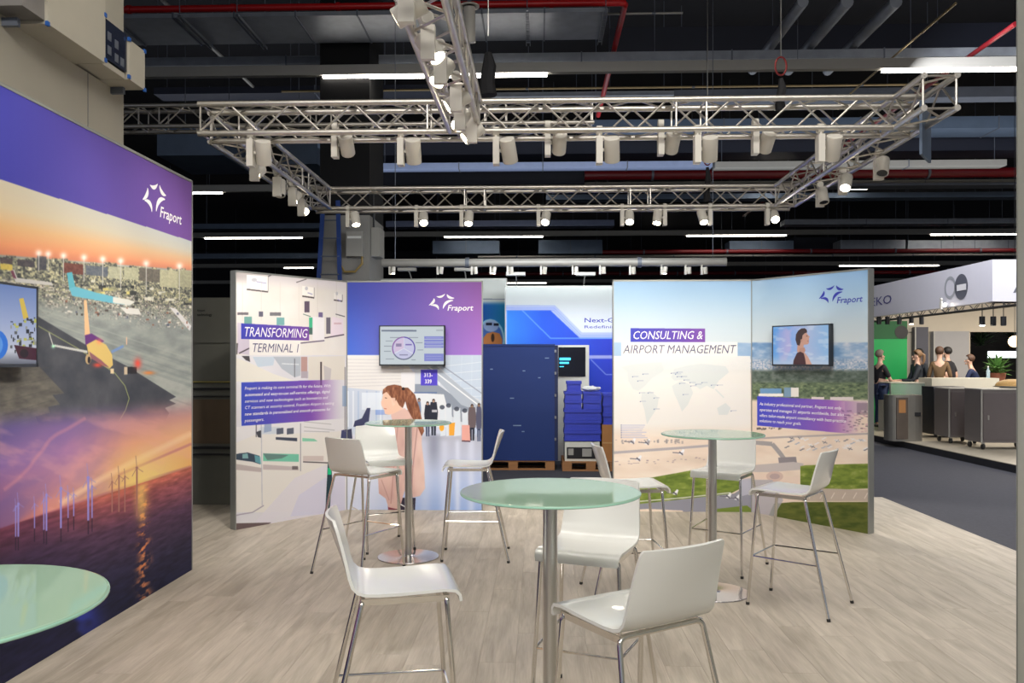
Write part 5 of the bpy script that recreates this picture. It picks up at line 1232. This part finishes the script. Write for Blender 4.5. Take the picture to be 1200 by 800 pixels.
# ------------------------------------------------------------------ stand across the right-hand aisle
ZP = .08
e0 = fl(1022, 509, ZP); e1 = fl(1193, 545, ZP); d = (e1 - e0).normalized(); A = e0 - d * 3; B = e1 + d * 7
nrm = Vector((-d.y, d.x, 0)); nrm = nrm if nrm.x > 0 else -nrm
M_PLAT = mat('stand_floor', s2l(158, 148, 130), .5, var=.08)
b = MB(); pl_ = [A, B, B + nrm * 14, A + nrm * 14]
b.add([(p.x, p.y, -.045) for p in pl_] + [(p.x, p.y, ZP - .012) for p in pl_], [(3, 2, 1, 0), (4, 5, 6, 7), (0, 1, 5, 4), (1, 2, 6, 5), (2, 3, 7, 6), (3, 0, 4, 7)])
pf = b.build('floor_neighbour', M_BLACK, kind='structure', label='low black-edged platform of the stand across the aisle')
for k in range(10):
    p = A + d * (k * 2.2); q = A + d * (k * 2.2 + 2.19); vs_ = [p, q, q + nrm * 13.9, p + nrm * 13.9]
    MB().add([(v.x, v.y, ZP - .012) for v in vs_] + [(v.x, v.y, ZP) for v in vs_], [(3, 2, 1, 0), (4, 5, 6, 7), (0, 1, 5, 4), (1, 2, 6, 5), (2, 3, 7, 6), (3, 0, 4, 7)]).build('panel', M_PLAT, pf)
# fascia: a long white face along the aisle and a return face
c0 = pt(1163, 330, 12.6); f0 = pt(1022, 350, 17.1); dd = (f0 - c0); dd.z = 0; dd.normalize()
fb = c0 + dd * 9; zb = pt(1163, 353, 12.6).z; ztp = pt(1163, 304, 12.6).z
M_FAS = mat('fascia_white', s2l(222, 220, 230), .5, var=.02)
FA = Wall((fb.x, fb.y), (c0.x, c0.y), zb, ztp); FB = Wall((c0.x, c0.y), (c0.x + 4.5, c0.y + .05), zb, ztp)
fa = thing('fascia', 'white fascia of the stand across the aisle, long face with two logos', 'fascia', (c0.x, c0.y, zb), 0)
def fascia_face(W, par):
    b = MB(); q = lambda u, z, o: W.world(u, z, o) - par.location
    v = [q(0, 0, 0), q(W.L, 0, 0), q(W.L, 0, -.12), q(0, 0, -.12)]; h = W.z1 - W.z0; v += [x + Vector((0, 0, h)) for x in v]
    b.add(v, [(0, 3, 2, 1), (4, 5, 6, 7), (0, 1, 5, 4), (1, 2, 6, 5), (2, 3, 7, 6), (3, 0, 4, 7)]); return b.build('panel', M_FAS, par)
def fix(o, par):
    for v in o.data.vertices: v.co -= par.location
fascia_face(FA, fa)
for u in (FA.L - .01,): 
    pass
h = FA.hit(1023, 358.5); h2 = FA.hit(1046, 352); fix(lettering(FA, 'LEKO', h[0] - .35, h[1], h2[0] - h[0] + .3, .17, mat('fascia_blue', s2l(70, 70, 140), .5, var=.02), fa, shear=.1), fa)
def disc(W, px, py, rw, rh, m, par, off, seg=28, ring=0):
    u, z = W.hit(px, py); P = [W.world(u + rw * math.cos(2 * PI * k / seg), z + rh * math.sin(2 * PI * k / seg), off) - par.location for k in range(seg)]
    if ring:
        Q = [W.world(u + (rw - ring) * math.cos(2 * PI * k / seg), z + (rh - ring) * math.sin(2 * PI * k / seg), off) - par.location for k in range(seg)]
        return MB().add(P + Q, [(k, (k + 1) % seg, seg + (k + 1) % seg, seg + k) for k in range(seg)]).build('emblem', m, par)
    return MB().add(P, [tuple(range(seg))]).build('emblem', m, par)
M_EMB = mat('emblem_grey', s2l(96, 98, 110), .5, var=.03)
disc(FA, 1113.5, 337, .19, .19, mat('emblem_pale', s2l(170, 172, 180), .5, var=.05), fa, .003, ring=.05); disc(FA, 1126.5, 336, .21, .21, M_EMB, fa, .003)
h = FA.hit(1121.5, 339); P = [FA.world(h[0] + a_, h[1] + b_, .006) - fa.location for a_, b_ in ((0, -.03), (.3, -.03), (.3, .07), (0, .07))]; MB().add(P, [(0, 1, 2, 3)]).build('emblem', M_TXW, fa)
fb_ = thing('fascia', 'white return fascia at the far right of the photo', 'fascia', (c0.x, c0.y, zb), 0)
fascia_face(FB, fb_)
h = FB.hit(1187, 343); fix(lettering(FB, 'AV', h[0], h[1], .5, .22, M_EMB, fb_, shear=0, off=.004), fb_)
# truss and small black lamps under the fascia
M_ALU_KEEP = M_ALU; M_ALU = mat('dark_truss', s2l(60, 60, 62), .5, .4, var=.1)
tr = truss('thin dark truss under the white fascia of the stand across the aisle', (c0.x + .75, c0.y + .45, zb - .02), (fb.x + .75, fb.y + .45, zb - .02), size=.15, half=.25, rc=.014, rb=.006, name='lighting_truss')
M_ALU = M_ALU_KEEP
# back walls of that stand
NW = MB(); M_BEI = mat('stand_beige', s2l(196, 184, 164), .7, var=.04)
g0 = pt(985, 400, 20.6); g1 = pt(1360, 400, 20.6); g3 = pt(1137, 400, 20.6)
nb = MB().box(g0.x, g3.x, 20.6, 20.75, ZP, 2.62).build('wall_neighbour_right', M_BEI, kind='structure')
MB().box(g0.x, g1.x, 20.55, 20.8, 2.30, 3.0).build('lintel', M_BEI, nb)
M_GRN = mat('green_wall', s2l(10, 160, 80), .5, var=.04); M_GRN2 = mat('green_header', s2l(0, 90, 40), .5, var=.04)
q0 = pt(1000, 400, 20.2); q1 = pt(1063, 400, 20.2)
gw = thing('partition_wall', 'bright green partition wall behind the standing visitors', 'partition', ((q0.x + q1.x) / 2, 20.25, ZP), 0); gwd = (q1.x - q0.x) / 2
MB().box(-gwd, gwd, -.05, .05, 0, pt(1040, 397, 20.2).z - ZP).build('panel', M_GRN, gw); MB().box(-gwd, gwd, -.06, .05, pt(1040, 397, 20.2).z - ZP, pt(1040, 376, 20.2).z - ZP).build('header', M_GRN2, gw)
p = pt(1056, 389, 20.2); MB().tube([(p.x - gw.location.x, -.062, p.z - ZP), (p.x - gw.location.x, -.066, p.z - ZP)], .16, 20).build('emblem', M_BLACK, gw)
for k, (xa, xb, yt, m, lab) in enumerate(((1073, 1089, 383, mat('slate_door', s2l(70, 70, 80), .5, var=.05), 'dark grey door panel right of the green partition'), (1095, 1137, 388, mat('grey_panel', s2l(150, 148, 148), .6, var=.04), 'light grey wall panel behind the seated visitors'))):
    u = pt(xa, 400, 20.3); v = pt(xb, 400, 20.3); t = thing('wall_panel', lab, 'panel', ((u.x + v.x) / 2, 20.4, ZP), 0); MB().box(-(v.x - u.x) / 2, (v.x - u.x) / 2, -.05, .1, 0, pt(xa, yt, 20.3).z - ZP).build('leaf', m, t); MB().box(-(v.x - u.x) / 2, -(v.x - u.x) / 2 + .03, -.06, -.05, 0, pt(xa, yt, 20.3).z - ZP).build('edge', M_TRAY, t)
# dark lounge behind with greenery, sign light and pendant
u = pt(1137, 400, 23); v = pt(1400, 400, 23)
db = MB().box(u.x - .5, v.x, 24, 24.1, -.05, 3).build('wall_lounge', mat('lounge_dark', s2l(34, 32, 30), .7, var=.3, scale=3), kind='structure')
def foliage(name, label, p, r, h, n, seed, m, pot=True):
    rnd = random.Random(seed); t = thing(name, label, 'plant', p, 0)
    b = MB()
    for i in range(n):
        a = rnd.uniform(0, 2 * PI); e = rnd.uniform(.1, 1.4); l = r * rnd.uniform(.6, 1.1); base = Vector((rnd.uniform(-.05, .05), rnd.uniform(-.05, .05), h * rnd.uniform(.3, .7)))
        dv = Vector((math.cos(a) * math.cos(e), math.sin(a) * math.cos(e), math.sin(e))); sd = Vector((-math.sin(a), math.cos(a), 0)) * .03
        m1 = base + dv * l * .6; tip = base + dv * l + Vector((0, 0, -.15 * l))
        b.add([base, m1 + sd, tip, m1 - sd], [(0, 1, 2, 3)])
    b.build('foliage', m, t, kind='stuff')
    if pot: MB().lathe([(.0001, 0), (.13, 0), (.17, h * .45), (.15, h * .45), (.0001, h * .42)], 16).build('pot', mat('terracotta', s2l(120, 70, 50), .7, var=.1), t)
    return t
M_LEAF = mat('leaf_green', s2l(70, 110, 50), .5, var=.4, scale=5); M_LEAF2 = mat('leaf_dark', s2l(34, 56, 30), .5, var=.4, scale=5)
p = pt(1169, 452, 18.3); foliage('potted_plant', 'green potted palm by the bar of the stand across the aisle', (p.x, p.y, 1.10), .42, .5, 90, 3, M_LEAF)
p = pt(1186, 385, 21.9); foliage('hanging_plant', 'dark hanging greenery in the lounge at the far right', (p.x, p.y, 2.0), .8, .5, 160, 4, M_LEAF2, False)
p = pt(1150, 395, 21.5); foliage('hanging_plant', 'dark greenery beside the grey wall panel at the right', (p.x, p.y, 1.8), .6, .5, 120, 5, M_LEAF2, False)
u = pt(1160, 415, 21); v = pt(1240, 415, 21); t = thing('light_sign', 'glowing white light sign in the lounge at the far right', 'sign', ((u.x + v.x) / 2, 21, pt(1180, 419, 21).z), 0); MB().box(-(v.x - u.x) / 2, (v.x - u.x) / 2, 0, .1, .0, .16).build('diffuser', mat('sign_glow', (.85, .95, 1), .5, emit=1.8), t); MB().box(-(v.x - u.x) / 2, (v.x - u.x) / 2, .1, .14, -.02, .18).build('frame', M_BLACK, t)
p = pt(1189, 400, 17.5); t = thing('pendant_lamp', 'round warm pendant lamp at the far right edge', 'lamp', p, 0); b = MB(); b.lathe([(.12 * math.sin(PI * k / 10) + .0001, -.12 * math.cos(PI * k / 10)) for k in range(11)], 20); b.build('globe', mat('globe_glow', (1, .72, .34), .5, emit=4.0), t); MB().tube([(0, 0, .12), (0, 0, 9.6 - p.z)], .006, 5).build('cord', M_BLACK, t)
p = pt(1105, 363.5, 12.9)
p = FA.world(FA.hit(1110, 361)[0], -.03, .10); spotlight((p.x, p.y, p.z + .16), (0, 2, 1.6), True, 'glaring lamp under the white fascia, below its round logos', 1, k=.7, group='lamps under the white fascia', lamp=False)
for k, px in enumerate((1030, 1040, 1054, 1068, 1080, 1151, 1164, 1176)):
    q = pt(px, 372, 17.0 if px < 1100 else 14.2); lit = px in (1068, 1151)
    t = thing('small_spotlight', f'small black spotlight under the white fascia, {ORD[k]} from the left' + (', lit' if lit else ''), 'lamp', (q.x, q.y, q.z), 0, 'lamps under the white fascia')
    MB().tube([(0, 0, .02), (0, 0, -.13)], .045, 12).build('housing', M_BLACK, t); MB().tube([(0, 0, .02), (0, 0, 2.95 - q.z)], .008, 6).build('stem', M_BLACK, t); MB().tube([(0, 0, -.131), (0, 0, -.14)], .038, 12).build('lens', M_LAMP if lit else M_LENS, t)

# counters, bins and cabinets there
M_CTR = mat('counter_white', s2l(190, 186, 172), .4, var=.03)
def block(name, label, cat, px0, px1, pyt, D, dep, m, extra=None, z0=ZP, grp=None):
    a = pt(px0, 480, D).x; b = pt(px1, 480, D).x; zt = pt((px0 + px1) / 2, pyt, D).z
    t = thing(name, label, cat, ((a + b) / 2, D + dep / 2, z0), 0, grp); w = (b - a) / 2; h = zt - z0
    return t, w, h, dep / 2
t, w, h, dp = block('display_counter', 'white and glass display counter between the two talking visitors', 'counter', 1043, 1085, 448, 17.7, .6, M_CTR)
MB().box(-w, w, -dp, dp, 0, h * .62).build('base', M_CTR, t); MB().box(-w, w, -dp, dp, h - .02, h).build('top', M_CTR, t); MB().box(-w + .01, w - .01, -dp + .01, -dp + .02, h * .62, h - .02).build('pane', mat('counter_glass', s2l(170, 190, 176), .1, alpha=.45, var=.05), t)
for s in (-1, 1): MB().box(s * w - .015, s * w + .015, -dp - .005, -dp + .02, 0, h).build('post', M_STEEL, t)
t, w, h, dp = block('bar_counter', 'long pale bar counter in front of the seated visitors', 'counter', 1092, 1171, 443, 17.4, .6, M_CTR)
MB().box(-w, w, -dp, dp, h - .3, h).build('worktop', M_CTR, t); MB().box(-w + .05, w - .05, -dp + .05, dp, 0, h - .3).build('base', M_CTR, t)
t, w, h, dp = block('steel_bin', 'oval steel cabinet with a brown box inside, by the aisle', 'cabinet', 1045, 1085, 463, 15.6, .5, M_STEEL)
b = MB(); n = 28; prof = [(w * math.copysign(abs(math.cos(2 * PI * k / n)) ** .6, math.cos(2 * PI * k / n)), dp * math.copysign(abs(math.sin(2 * PI * k / n)) ** .6, math.sin(2 * PI * k / n))) for k in range(n)]
b.add([(x, y, 0) for x, y in prof] + [(x, y, h) for x, y in prof], [(k, (k + 1) % n, n + (k + 1) % n, n + k) for k in range(n)] + [tuple(range(n, 2 * n))]); b.build('body', mat('bin_steel', s2l(150, 146, 138), .3, .7, var=.1), t)
MB().box(-w * .72, -w * .05, -dp - .012, -dp + .02, h * .05, h * .95).build('glass_door', mat('bin_glass', s2l(84, 74, 66), .15, var=.5, scale=3), t); MB().box(-w * .6, -w * .2, -dp - .016, -dp - .012, h * .62, h * .9).build('brown_box', M_CARD, t); MB().box(w * .35, w * .7, -dp - .01, -dp + .03, h * .55, h * .63).build('slot', M_BLACK, t)
t, w, h, dp = block('storage_box', 'black upright box between the oval steel cabinet and the trolleys', 'box', 1094, 1130, 453, 16.4, .5, M_BLACK)
MB().box(-w, w, -dp, dp, .06, h).build('body', mat('satin_black', s2l(22, 23, 30), .4, var=.1), t); MB().box(-w, w, -dp - .01, -dp, h - .04, h).build('lid_edge', M_GALV2, t)
for s in (-1, 1): MB().tube([(s * w * .8, -dp + .05, .06), (s * w * .8, -dp + .05, 0)], .03, 8).build('foot', M_BLACK, t)
for k, (xa, xb, yt, D, lab) in enumerate(((1112, 1148, 456, 15.2, 'grey metal trolley cabinet left of the larger one, on castors'), (1150, 1215, 457, 14.2, 'larger dark metal trolley cabinet at the right edge, on castors'))):
    t, w, h, dp = block('trolley_cabinet', lab, 'cabinet', xa, xb, yt, D, .55, M_GALV2, grp='metal trolley cabinets')
    MB().box(-w, w, -dp, dp, .12, h).build('body', mat('trolley_grey', s2l(118, 112, 112), .45, .4, var=.06), t); MB().box(-w + .03, w - .03, -dp - .012, -dp, .16, h - .05).build('door', mat('trolley_door', s2l(104, 97, 98), .4, .4, var=.06), t); MB().box(-w, w, -dp - .015, dp, h, h + .02).build('lid', M_TRAY, t)
    for s in (-1, 1):
        MB().box(s * w - .012, s * w + .012, -dp - .014, -dp, .12, h).build('corner_post', M_TRAY, t)
        for e in (-1, 1):
            cst = MB().tube([(s * (w - .06) - .015, e * (dp - .06), .05), (s * (w - .06) + .015, e * (dp - .06), .05)], .05, 12).build('castor', M_RUBBER, t)
            MB().box(s * (w - .06) - .02, s * (w - .06) + .02, e * (dp - .06) - .02, e * (dp - .06) + .02, .09, .12).build('castor_fork', M_STEEL, cst)
    MB().box(-w + .1, -w + .12, -dp - .025, -dp - .012, h * .5, h * .58).build('handle', M_STEEL, t)
    if k == 0:
        MB().box(.0, .06, -dp - .014, -dp - .012, h * .35, h * .85).build('sticker', M_BLACK, t); MB().box(.14, .26, -dp - .014, -dp - .012, h * .68, h * .74).build('sticker', mat('sticker_blue', s2l(50, 60, 120), .5, var=.1), t)
p = pt(1158, 442, 17.6)
t = thing('water_bottle', 'clear water bottle on the pale bar counter', 'bottle', (p.x, 17.6, pt(1158, 443, 17.4).z), 0)
MB().lathe([(.0001, 0), (.035, 0), (.035, .15), (.014, .2), (.014, .23), (.0001, .23)], 14).build('body', mat('bottle_clear', s2l(170, 190, 200), .1, alpha=.6, var=.05), t); MB().lathe([(.015, .225), (.015, .25), (.0001, .25)], 10).build('cap', M_WHITE, t)
t = thing('pastry_tray', 'tray of pastries at the right end of the bar', 'tray', (pt(1187, 457, 14.8).x, 14.8, pt(1187, 456, 14.2).z + .02), 0)
MB().lathe([(.0001, 0), (.3, 0), (.32, .02), (.0001, .01)], 20).build('tray', M_STEEL, t)
b = MB(); b.lathe([(.28 * math.cos(PI / 2 * k / 6) + .0001, .02 + .12 * math.sin(PI / 2 * k / 6)) for k in range(7)], 18); b.build('pastries', mat('pastry', s2l(190, 150, 90), .7, var=.3, scale=30, bump=.5), t, kind='stuff')

# ------------------------------------------------------------------ people at that stand
def skin_mesh(verts, edges, sub=1):
    me = bpy.data.meshes.new('sk'); bm = bmesh.new(); ly = bm.verts.layers.skin.verify(); vs = []
    for (p, r) in verts:
        v = bm.verts.new(p); v[ly].radius = (r, r) if not isinstance(r, tuple) else r; vs.append(v)
    vs[0][ly].use_root = True
    for a, b in edges: bm.edges.new((vs[a], vs[b]))
    bm.to_mesh(me); bm.free()
    o = bpy.data.objects.new('sk', me); C.objects.link(o)
    m = o.modifiers.new('s', 'SKIN'); m.use_smooth_shade = True
    s = o.modifiers.new('u', 'SUBSURF'); s.levels = sub; s.render_levels = sub
    dg = bpy.context.evaluated_depsgraph_get(); dg.update()
    out = bpy.data.meshes.new_from_object(o.evaluated_get(dg))
    bpy.data.objects.remove(o); return out
def person(label, loc, rz, shirt, trousers, hair, skin=(0.55, 0.34, 0.25), arms=None, lean=0.0, seated=False, ponytail=False, sleeves=.5, head_turn=0.0, k=1.0, female=False):
    t = thing('person', label, 'person', loc, rz)
    H = .93 if not seated else .62
    if seated: H = .78
    V = {}
    V['pel'] = (Vector((0, 0, H)), .125); V['bel'] = (Vector((0, lean * .4, H + .17)), .115 if not female else .10)
    V['che'] = (Vector((0, lean, H + .36)), .135 if not female else .115); V['nec'] = (Vector((0, lean * 1.15, H + .52)), .055); V['nk2'] = (Vector((0, lean * 1.2 + .01, H + .585)), .05)
    V['hd1'] = (Vector((0, lean * 1.25 + .02, H + .655)), .072); V['hd2'] = (Vector((0, lean * 1.25 + .01, H + .735)), .078)
    E = [('pel', 'bel'), ('bel', 'che'), ('che', 'nec'), ('nec', 'nk2'), ('nk2', 'hd1'), ('hd1', 'hd2')]
    arms = arms or {}
    for s, nm in ((-1, 'L'), (1, 'R')):
        sh = Vector((s * (.17 if not female else .15), lean * 1.05, H + .44)); V['sh' + nm] = (sh, .055)
        el, wr = arms.get(nm, (Vector((s * .22, -.02, H + .16)), Vector((s * .22, .08, H - .06))))
        el = Vector(el); wr = Vector(wr); V['el' + nm] = (el, .040); V['wr' + nm] = (wr, .026)
        d = (wr - el).normalized(); V['pm' + nm] = (wr + d * .055, .030)
        E += [('che', 'sh' + nm), ('sh' + nm, 'el' + nm), ('el' + nm, 'wr' + nm), ('wr' + nm, 'pm' + nm)]
        side = d.cross(Vector((0, 0, 1))); side = side.normalized() if side.length > .1 else Vector((0, 1, 0))
        for f in range(4):
            o = (f - 1.5) * .017; l = (.065, .078, .074, .058)[f]
            V[f'fa{f}' + nm] = (wr + d * .095 + side * o, .0095); V[f'fb{f}' + nm] = (wr + d * (.095 + l * .55) + side * o * 1.1 + Vector((0, 0, -.012)), .0085); V[f'fc{f}' + nm] = (wr + d * (.095 + l * .85) + side * o * 1.1 + Vector((0, 0, -.032)), .007)
            E += [('pm' + nm, f'fa{f}' + nm), (f'fa{f}' + nm, f'fb{f}' + nm), (f'fb{f}' + nm, f'fc{f}' + nm)]
        V['th' + nm] = (wr + d * .05 + side * .045 * -s + Vector((0, 0, -.01)), .010); V['ti' + nm] = (wr + d * .09 + side * .052 * -s + Vector((0, 0, -.02)), .008); E += [('pm' + nm, 'th' + nm), ('th' + nm, 'ti' + nm)]
        hp = Vector((s * .09, 0, H - .03)); V['hp' + nm] = (hp, .088)
        if seated: kn = Vector((s * .11, .42, H - .02)); an = Vector((s * .11, .38, H - .44))
        else: kn = Vector((s * .10, .02, .50)); an = Vector((s * .10, -.02, .09))
        V['kn' + nm] = (kn, .055); V['an' + nm] = (an, .036); V['to' + nm] = (an + Vector((0, .13, -.055)), .032)
        E += [('pel', 'hp' + nm), ('hp' + nm, 'kn' + nm), ('kn' + nm, 'an' + nm), ('an' + nm, 'to' + nm)]
    def sub(keys, grow, name, m, extra=None):
        ks = [q for q in V if q in keys]; idx = {q: i for i, q in enumerate(ks)}
        vv = [(V[q][0], V[q][1] * (1 if grow == 0 else grow)) for q in ks]
        if extra: vv += extra[0]
        ee = [(idx[a], idx[b]) for a, b in E if a in idx and b in idx] + ([(idx[a], len(ks) + i) for a, i in extra[1]] if extra else [])
        me = skin_mesh(vv, ee); me.materials.clear(); me.materials.append(m); return me
    M_S = mat('skin_%02d' % int(skin[0] * 50), skin, .5, var=.05)
    me = sub(list(V), 0, 'body', M_S)
    bm = bmesh.new(); bm.from_mesh(me)
    hc = V['hd1'][0]; hz = V['hd2'][0]
    for (p, r, sc) in ((hc + Vector((0, .082, .012)), .016, (.8, 1.3, 1.5)), (hc + Vector((.075, 0, .015)), .02, (.5, 1, 1.5)), (hc + Vector((-.075, 0, .015)), .02, (.5, 1, 1.5)), (hc + Vector((0, .06, -.045)), .03, (1.1, 1, .8))):
        bmesh.ops.create_icosphere(bm, subdivisions=2, radius=r, matrix=Matrix.Translation(p) @ Matrix.Diagonal((*sc, 1)))
    for f in bm.faces: f.smooth = True
    bm.to_mesh(me); bm.free(); link('body', me, t)
    for s in (-1, 1):
        bm = bmesh.new(); bmesh.ops.create_icosphere(bm, subdivisions=1, radius=.009, matrix=Matrix.Translation(hc + Vector((s * .03, .073, .035)))); m2 = bpy.data.meshes.new('eye'); bm.to_mesh(m2); bm.free(); m2.materials.append(M_BLACK); link('eye', m2, t)
    MB().box(-.022, .022, hc.y + .080, hc.y + .086, hc.z - .036, hc.z - .029).build('mouth', mat('lips', (.35, .12, .1), .5, var=.05), t)
    # clothing
    kk = ['bel', 'che', 'nec', 'shL', 'shR', 'pel']
    ex = [[], []]
    for nm in 'LR':
        e, w_ = V['el' + nm], V['wr' + nm]; s_ = V['sh' + nm][0]
        if sleeves >= 1: kk.append('el' + nm)
    if sleeves < 1:
        pts_ = [(V['sh' + nm][0].lerp(V['el' + nm][0], .8), .062) for nm in 'LR']; ex = (pts_, [('shL', 0), ('shR', 1)])
        me = sub(kk, 1.10, 'shirt', shirt, ex)
    else:
        pts_ = [(V['el' + nm][0].lerp(V['wr' + nm][0], .9), .036) for nm in 'LR']; ex = (pts_, [('elL', 0), ('elR', 1)])
        me = sub(kk, 1.12, 'shirt', shirt, ex)
    link('shirt', me, t)
    me = sub(['pel', 'hpL', 'hpR', 'knL', 'knR', 'anL', 'anR'], 1.13, 'trousers', trousers); link('trousers', me, t)
    for nm in 'LR':
        a = V['an' + nm][0]; MB().tube([a + Vector((0, -.05, -.045)), a + Vector((0, .04, -.04)), a + Vector((0, .16, -.055)), a + Vector((0, .2, -.06))], .04, 10, radii=[.03, .042, .036, .02]).build('shoe', M_BLACK, t)
    # hair: a cap over the skull
    bm = bmesh.new(); bmesh.ops.create_icosphere(bm, subdivisions=3, radius=.1, matrix=Matrix.Translation(hz + Vector((0, -.012, .005))) @ Matrix.Diagonal((.93, 1.05, 1.0, 1)))
    dl = [v for v in bm.verts if (v.co.y > hz.y + .045 and v.co.z < hz.z + .045) or v.co.z < hz.z - (.075 if not female else .09) or (v.co.y > hz.y + .02 and v.co.z < hz.z - .01)]
    bmesh.ops.delete(bm, geom=dl, context='VERTS')
    bmesh.ops.solidify(bm, geom=bm.faces[:], thickness=.012)
    for f in bm.faces: f.smooth = True
    me = bpy.data.meshes.new('hair'); bm.to_mesh(me); bm.free(); me.materials.append(hair); hr = link('hair', me, t)
    if ponytail: MB().tube([hz + Vector((0, -.10, .02)), hz + Vector((0, -.15, -.03)), hz + Vector((0, -.15, -.15)), hz + Vector((0, -.13, -.24))], .03, 8, radii=[.02, .035, .03, .008]).build('ponytail', hair, t)
    t.scale = (k, k, k)
    return t
M_TB = mat('black_cotton', s2l(26, 24, 30), .8, var=.1); M_JN = mat('blue_denim', s2l(34, 48, 84), .8, var=.15); M_DK = mat('dark_cloth', s2l(30, 36, 44), .8, var=.1)
M_HG = mat('grey_hair', s2l(116, 106, 96), .7, var=.2, scale=60); M_HB = mat('brown_hair', s2l(74, 50, 36), .6, var=.2, scale=60); M_HK = mat('black_hair', s2l(22, 18, 18), .6, var=.2, scale=60); M_HF = mat('fair_hair', s2l(120, 92, 66), .6, var=.2, scale=60)
M_SUIT = mat('navy_suit', s2l(30, 42, 76), .75, var=.1); M_BRJ = mat('brown_jacket', s2l(96, 74, 48), .8, var=.2)
p = pt(1031, 480, 18.75)
person('standing man in a black t-shirt and jeans at the glass counter', (p.x, 18.75, ZP), -1.4, M_TB, M_JN, M_HG, arms={'L': ((-.2, .16, 1.06), (-.12, .42, 1.05)), 'R': ((.2, .14, 1.06), (.12, .44, 1.02))}, k=1.0)
p = pt(1075, 480, 18.9)
person('woman in dark clothes with a ponytail behind the glass counter', (p.x, 18.9, ZP), 1.4, M_DK, M_DK, M_HF, arms={'L': ((-.19, .14, 1.06), (-.1, .4, 1.06)), 'R': ((.19, .14, 1.06), (.1, .4, 1.06))}, ponytail=True, female=True, sleeves=1, k=1.0)
p = pt(1077, 480, 19.6)
person('man in dark clothes half hidden behind the ponytailed woman', (p.x, 19.6, ZP), 2.0, M_DK, M_DK, M_HK, skin=(.2, .12, .08), sleeves=1, k=1.02)
p = pt(1101, 480, 18.8)
person('visitor with brown hair and a brown jacket sitting at the pale bar', (p.x, 18.8, ZP + .22), -.5, M_BRJ, M_DK, M_HB, seated=True, sleeves=1, female=True, lean=0)
p = pt(1114, 480, 19.3)
person('visitor in black seated behind the one in the brown jacket', (p.x, 19.3, ZP + .22), .6, M_TB, M_DK, M_HK, seated=True, sleeves=.5, lean=.06)
p = pt(1148, 480, 18.6)
person('man in a navy suit leaning over the pale bar', (p.x, 18.6, ZP), 1.0, M_SUIT, M_SUIT, M_HB, seated=False, sleeves=1, lean=.16, k=.94, arms={'L': ((-.2, .3, 1.05), (-.12, .5, 1.12)), 'R': ((.2, .3, 1.02), (.1, .5, 1.1))})

# ------------------------------------------------------------------ pale wall end at the right edge of the frame
q = pt(1192.5, 400, 2.9); 
wr_ = MB().box(q.x, q.x + .12, -.6, 2.9, 0, 3.6).build('wall_right_end', mat('end_panel', s2l(176, 180, 172), .5, var=.03), kind='structure', label='pale wall end at the right edge of the photo')
MB().box(q.x - .003, q.x + .123, 2.9, 2.903, 0, 3.6).build('side_profile', M_PROFILE, wr_)
